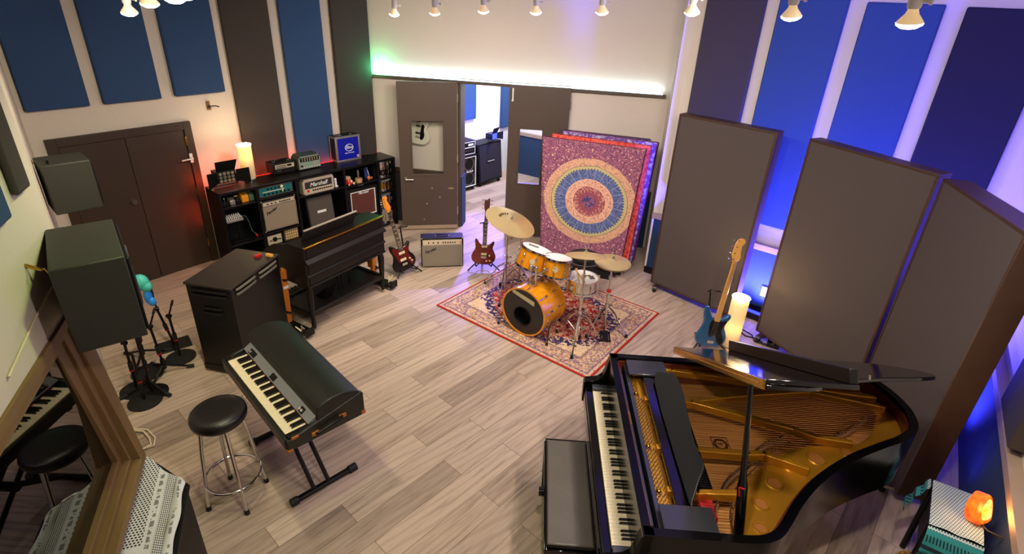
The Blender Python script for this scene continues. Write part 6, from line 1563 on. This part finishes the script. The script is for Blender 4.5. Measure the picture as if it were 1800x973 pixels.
tg = {0: (-3.6, 5.6, .9), 1: (-3.2, 4.9, .2), 2: (-2.6, 3.9, .3), 3: (-2.0, 7.2, .8), 4: (-1.2, 7.4, .9), 5: (-.3, 7.0, .4), 6: (.4, 6.9, .5), 7: (1.1, 6.8, 1.0), 8: (1.9, 5.6, .9), 9: (2.5, 4.4, .9), 10: (2.5, 3.2, .6)}
for i, p in enumerate(TR):
    tgt = tg[i]; v0 = Vector(tgt)-Vector(p); dn = (v0.normalized()+Vector((0, 0, -1.6))).normalized(); look = Vector(p)+dn
    track_light(i, p, look, LB[i])
    tint = (1, .90, .62) if i < 3 else (1, .89, .77)
    l = light('track_spot', 'SPOT', Vector(p)-(Vector(p)-Vector(tgt)).normalized()*.02, (78, 52, 46, 76, 76, 74, 74, 76, 85, 82, 92)[i], tint, .05, spot=R((150, 172)[i > 8]), blend=.9 if i < 9 else .4); aim(l, tgt)
for a, b_ in (((-2.45, 3.57), (-1.2, 2.25)), ((-1.3, 5.27), (.3, 4.40)), ((.2, 4.44), (.75, 3.75)), ((.72, 3.80), (1.06, 3.1)), ((1.03, 3.2), (1.5, 1.7))):
    a = Vector((*a, 0)); b_ = Vector((*b_, 0)); d = b_-a
    o = MB().box(0, d.length, -.018, .018, ZC-.04, ZC-.001).build('light_track', M['black'], None, bevel=.002); o.location = a; o.rotation_euler = (0, 0, math.atan2(d.y, d.x)); struct(o); o.name = 'trim_light_track'
# three unseen heads added near the camera to light the foreground
for p, tgt in (((-1.15, 2.0, 3.2), (-1.5, 2.6, 0)), ((1.48, 1.55, 3.25), (1.3, 2.4, 0)), ((.15, 1.05, 3.3), (-.1, 2.4, 0))):
    track_light(9, p, tgt, 'added unseen track bulb near the camera over the '+('stool' if p[0] < 0 else 'grand piano' if p[0] > 1 else 'piano bench'))
    l = light('track_spot', 'SPOT', Vector(p)-(Vector(p)-Vector(tgt)).normalized()*.02, (40, 85 if p[0] > 1 else 120)[p[0] > 0], ((.72, 1, .25), (1, .89, .79))[p[0] > 0], .05, spot=R(150), blend=.9); aim(l, tgt)

# green white strip on the ledge
M['greenled'] = mat('green white led strip', '#e8fff6', .4, emit='#b8f0ff', estr=6)
t = box('led_strip', M['greenled'], None, .02, 3.99, -.05, -.035, 2.186, 2.2); t.matrix_world = F_B
tag(t, 'glowing green white LED strip along the ledge above the doors', 'led strip')
l = light('ledge_glow', 'AREA', (0, 0, 0), 8, (.66, .9, 1), 3.95, sy=.03); l.matrix_world = F_B @ T(2.0, -.042, 2.215) @ RX(R(180-12))
l = light('ledge_glow_end', 'POINT', (0, 0, 0), 7, (.05, 1, .35), .03); l.matrix_world = F_B @ T(.10, -.09, 2.28)
# blue wash behind the gobos
for p, tgt, pw in (((2.86, 5.33, .12), (3.0, 5.6, 1.5), 55), ((2.5, 5.6, .15), (2.75, 5.75, 1.8), 30), ((3.45, 4.55, .15), (3.75, 4.8, 2.0), 60), ((3.55, 3.6, .15), (4.0, 4.2, 1.4), 14), ((3.25, 3.0, .15), (3.5, 3.3, .8), .4)):
    l = light('blue_wash', 'SPOT', p, pw*22, (.075, .06, 1), .08, spot=R(150), blend=.9); aim(l, tgt)
# far room
l = light('booth_blue', 'POINT', (-.55, 9.55, 1.25), 30, (.12, .12, 1), .1)
l = light('booth_blue_floor', 'SPOT', (-.2, 9.6, 2.6), 1300, (.25, .17, 1), .1, spot=R(42), blend=.7); aim(l, (-.35, 7.2, 0))
l = light('booth_white', 'AREA', (.2, 9.0, 3.0), 120, (.85, .88, 1), .6); aim(l, (-.6, 10.3, 1.5))
l = light('booth_white2', 'POINT', (.6, 8.7, 2.6), 30, (1, .9, .85), .2)

w = bpy.data.worlds.new('world'); sc.world = w; w.use_nodes = True
w.node_tree.nodes['Background'].inputs[0].default_value = (.9, .8, .7, 1); w.node_tree.nodes['Background'].inputs[1].default_value = .02
sc.view_settings.view_transform = 'Standard'; sc.view_settings.look = 'None'; sc.view_settings.gamma = 1; sc.view_settings.exposure = -.04
sc.view_settings.use_curve_mapping = False
sc.cycles.max_bounces = 7; sc.cycles.diffuse_bounces = 3; sc.cycles.glossy_bounces = 4; sc.cycles.transmission_bounces = 6; sc.cycles.transparent_max_bounces = 8
sc.cycles.caustics_reflective = False; sc.cycles.caustics_refractive = False; sc.cycles.sample_clamp_indirect = 6
sc.cycles.use_denoising = True
bpy.context.view_layer.update()
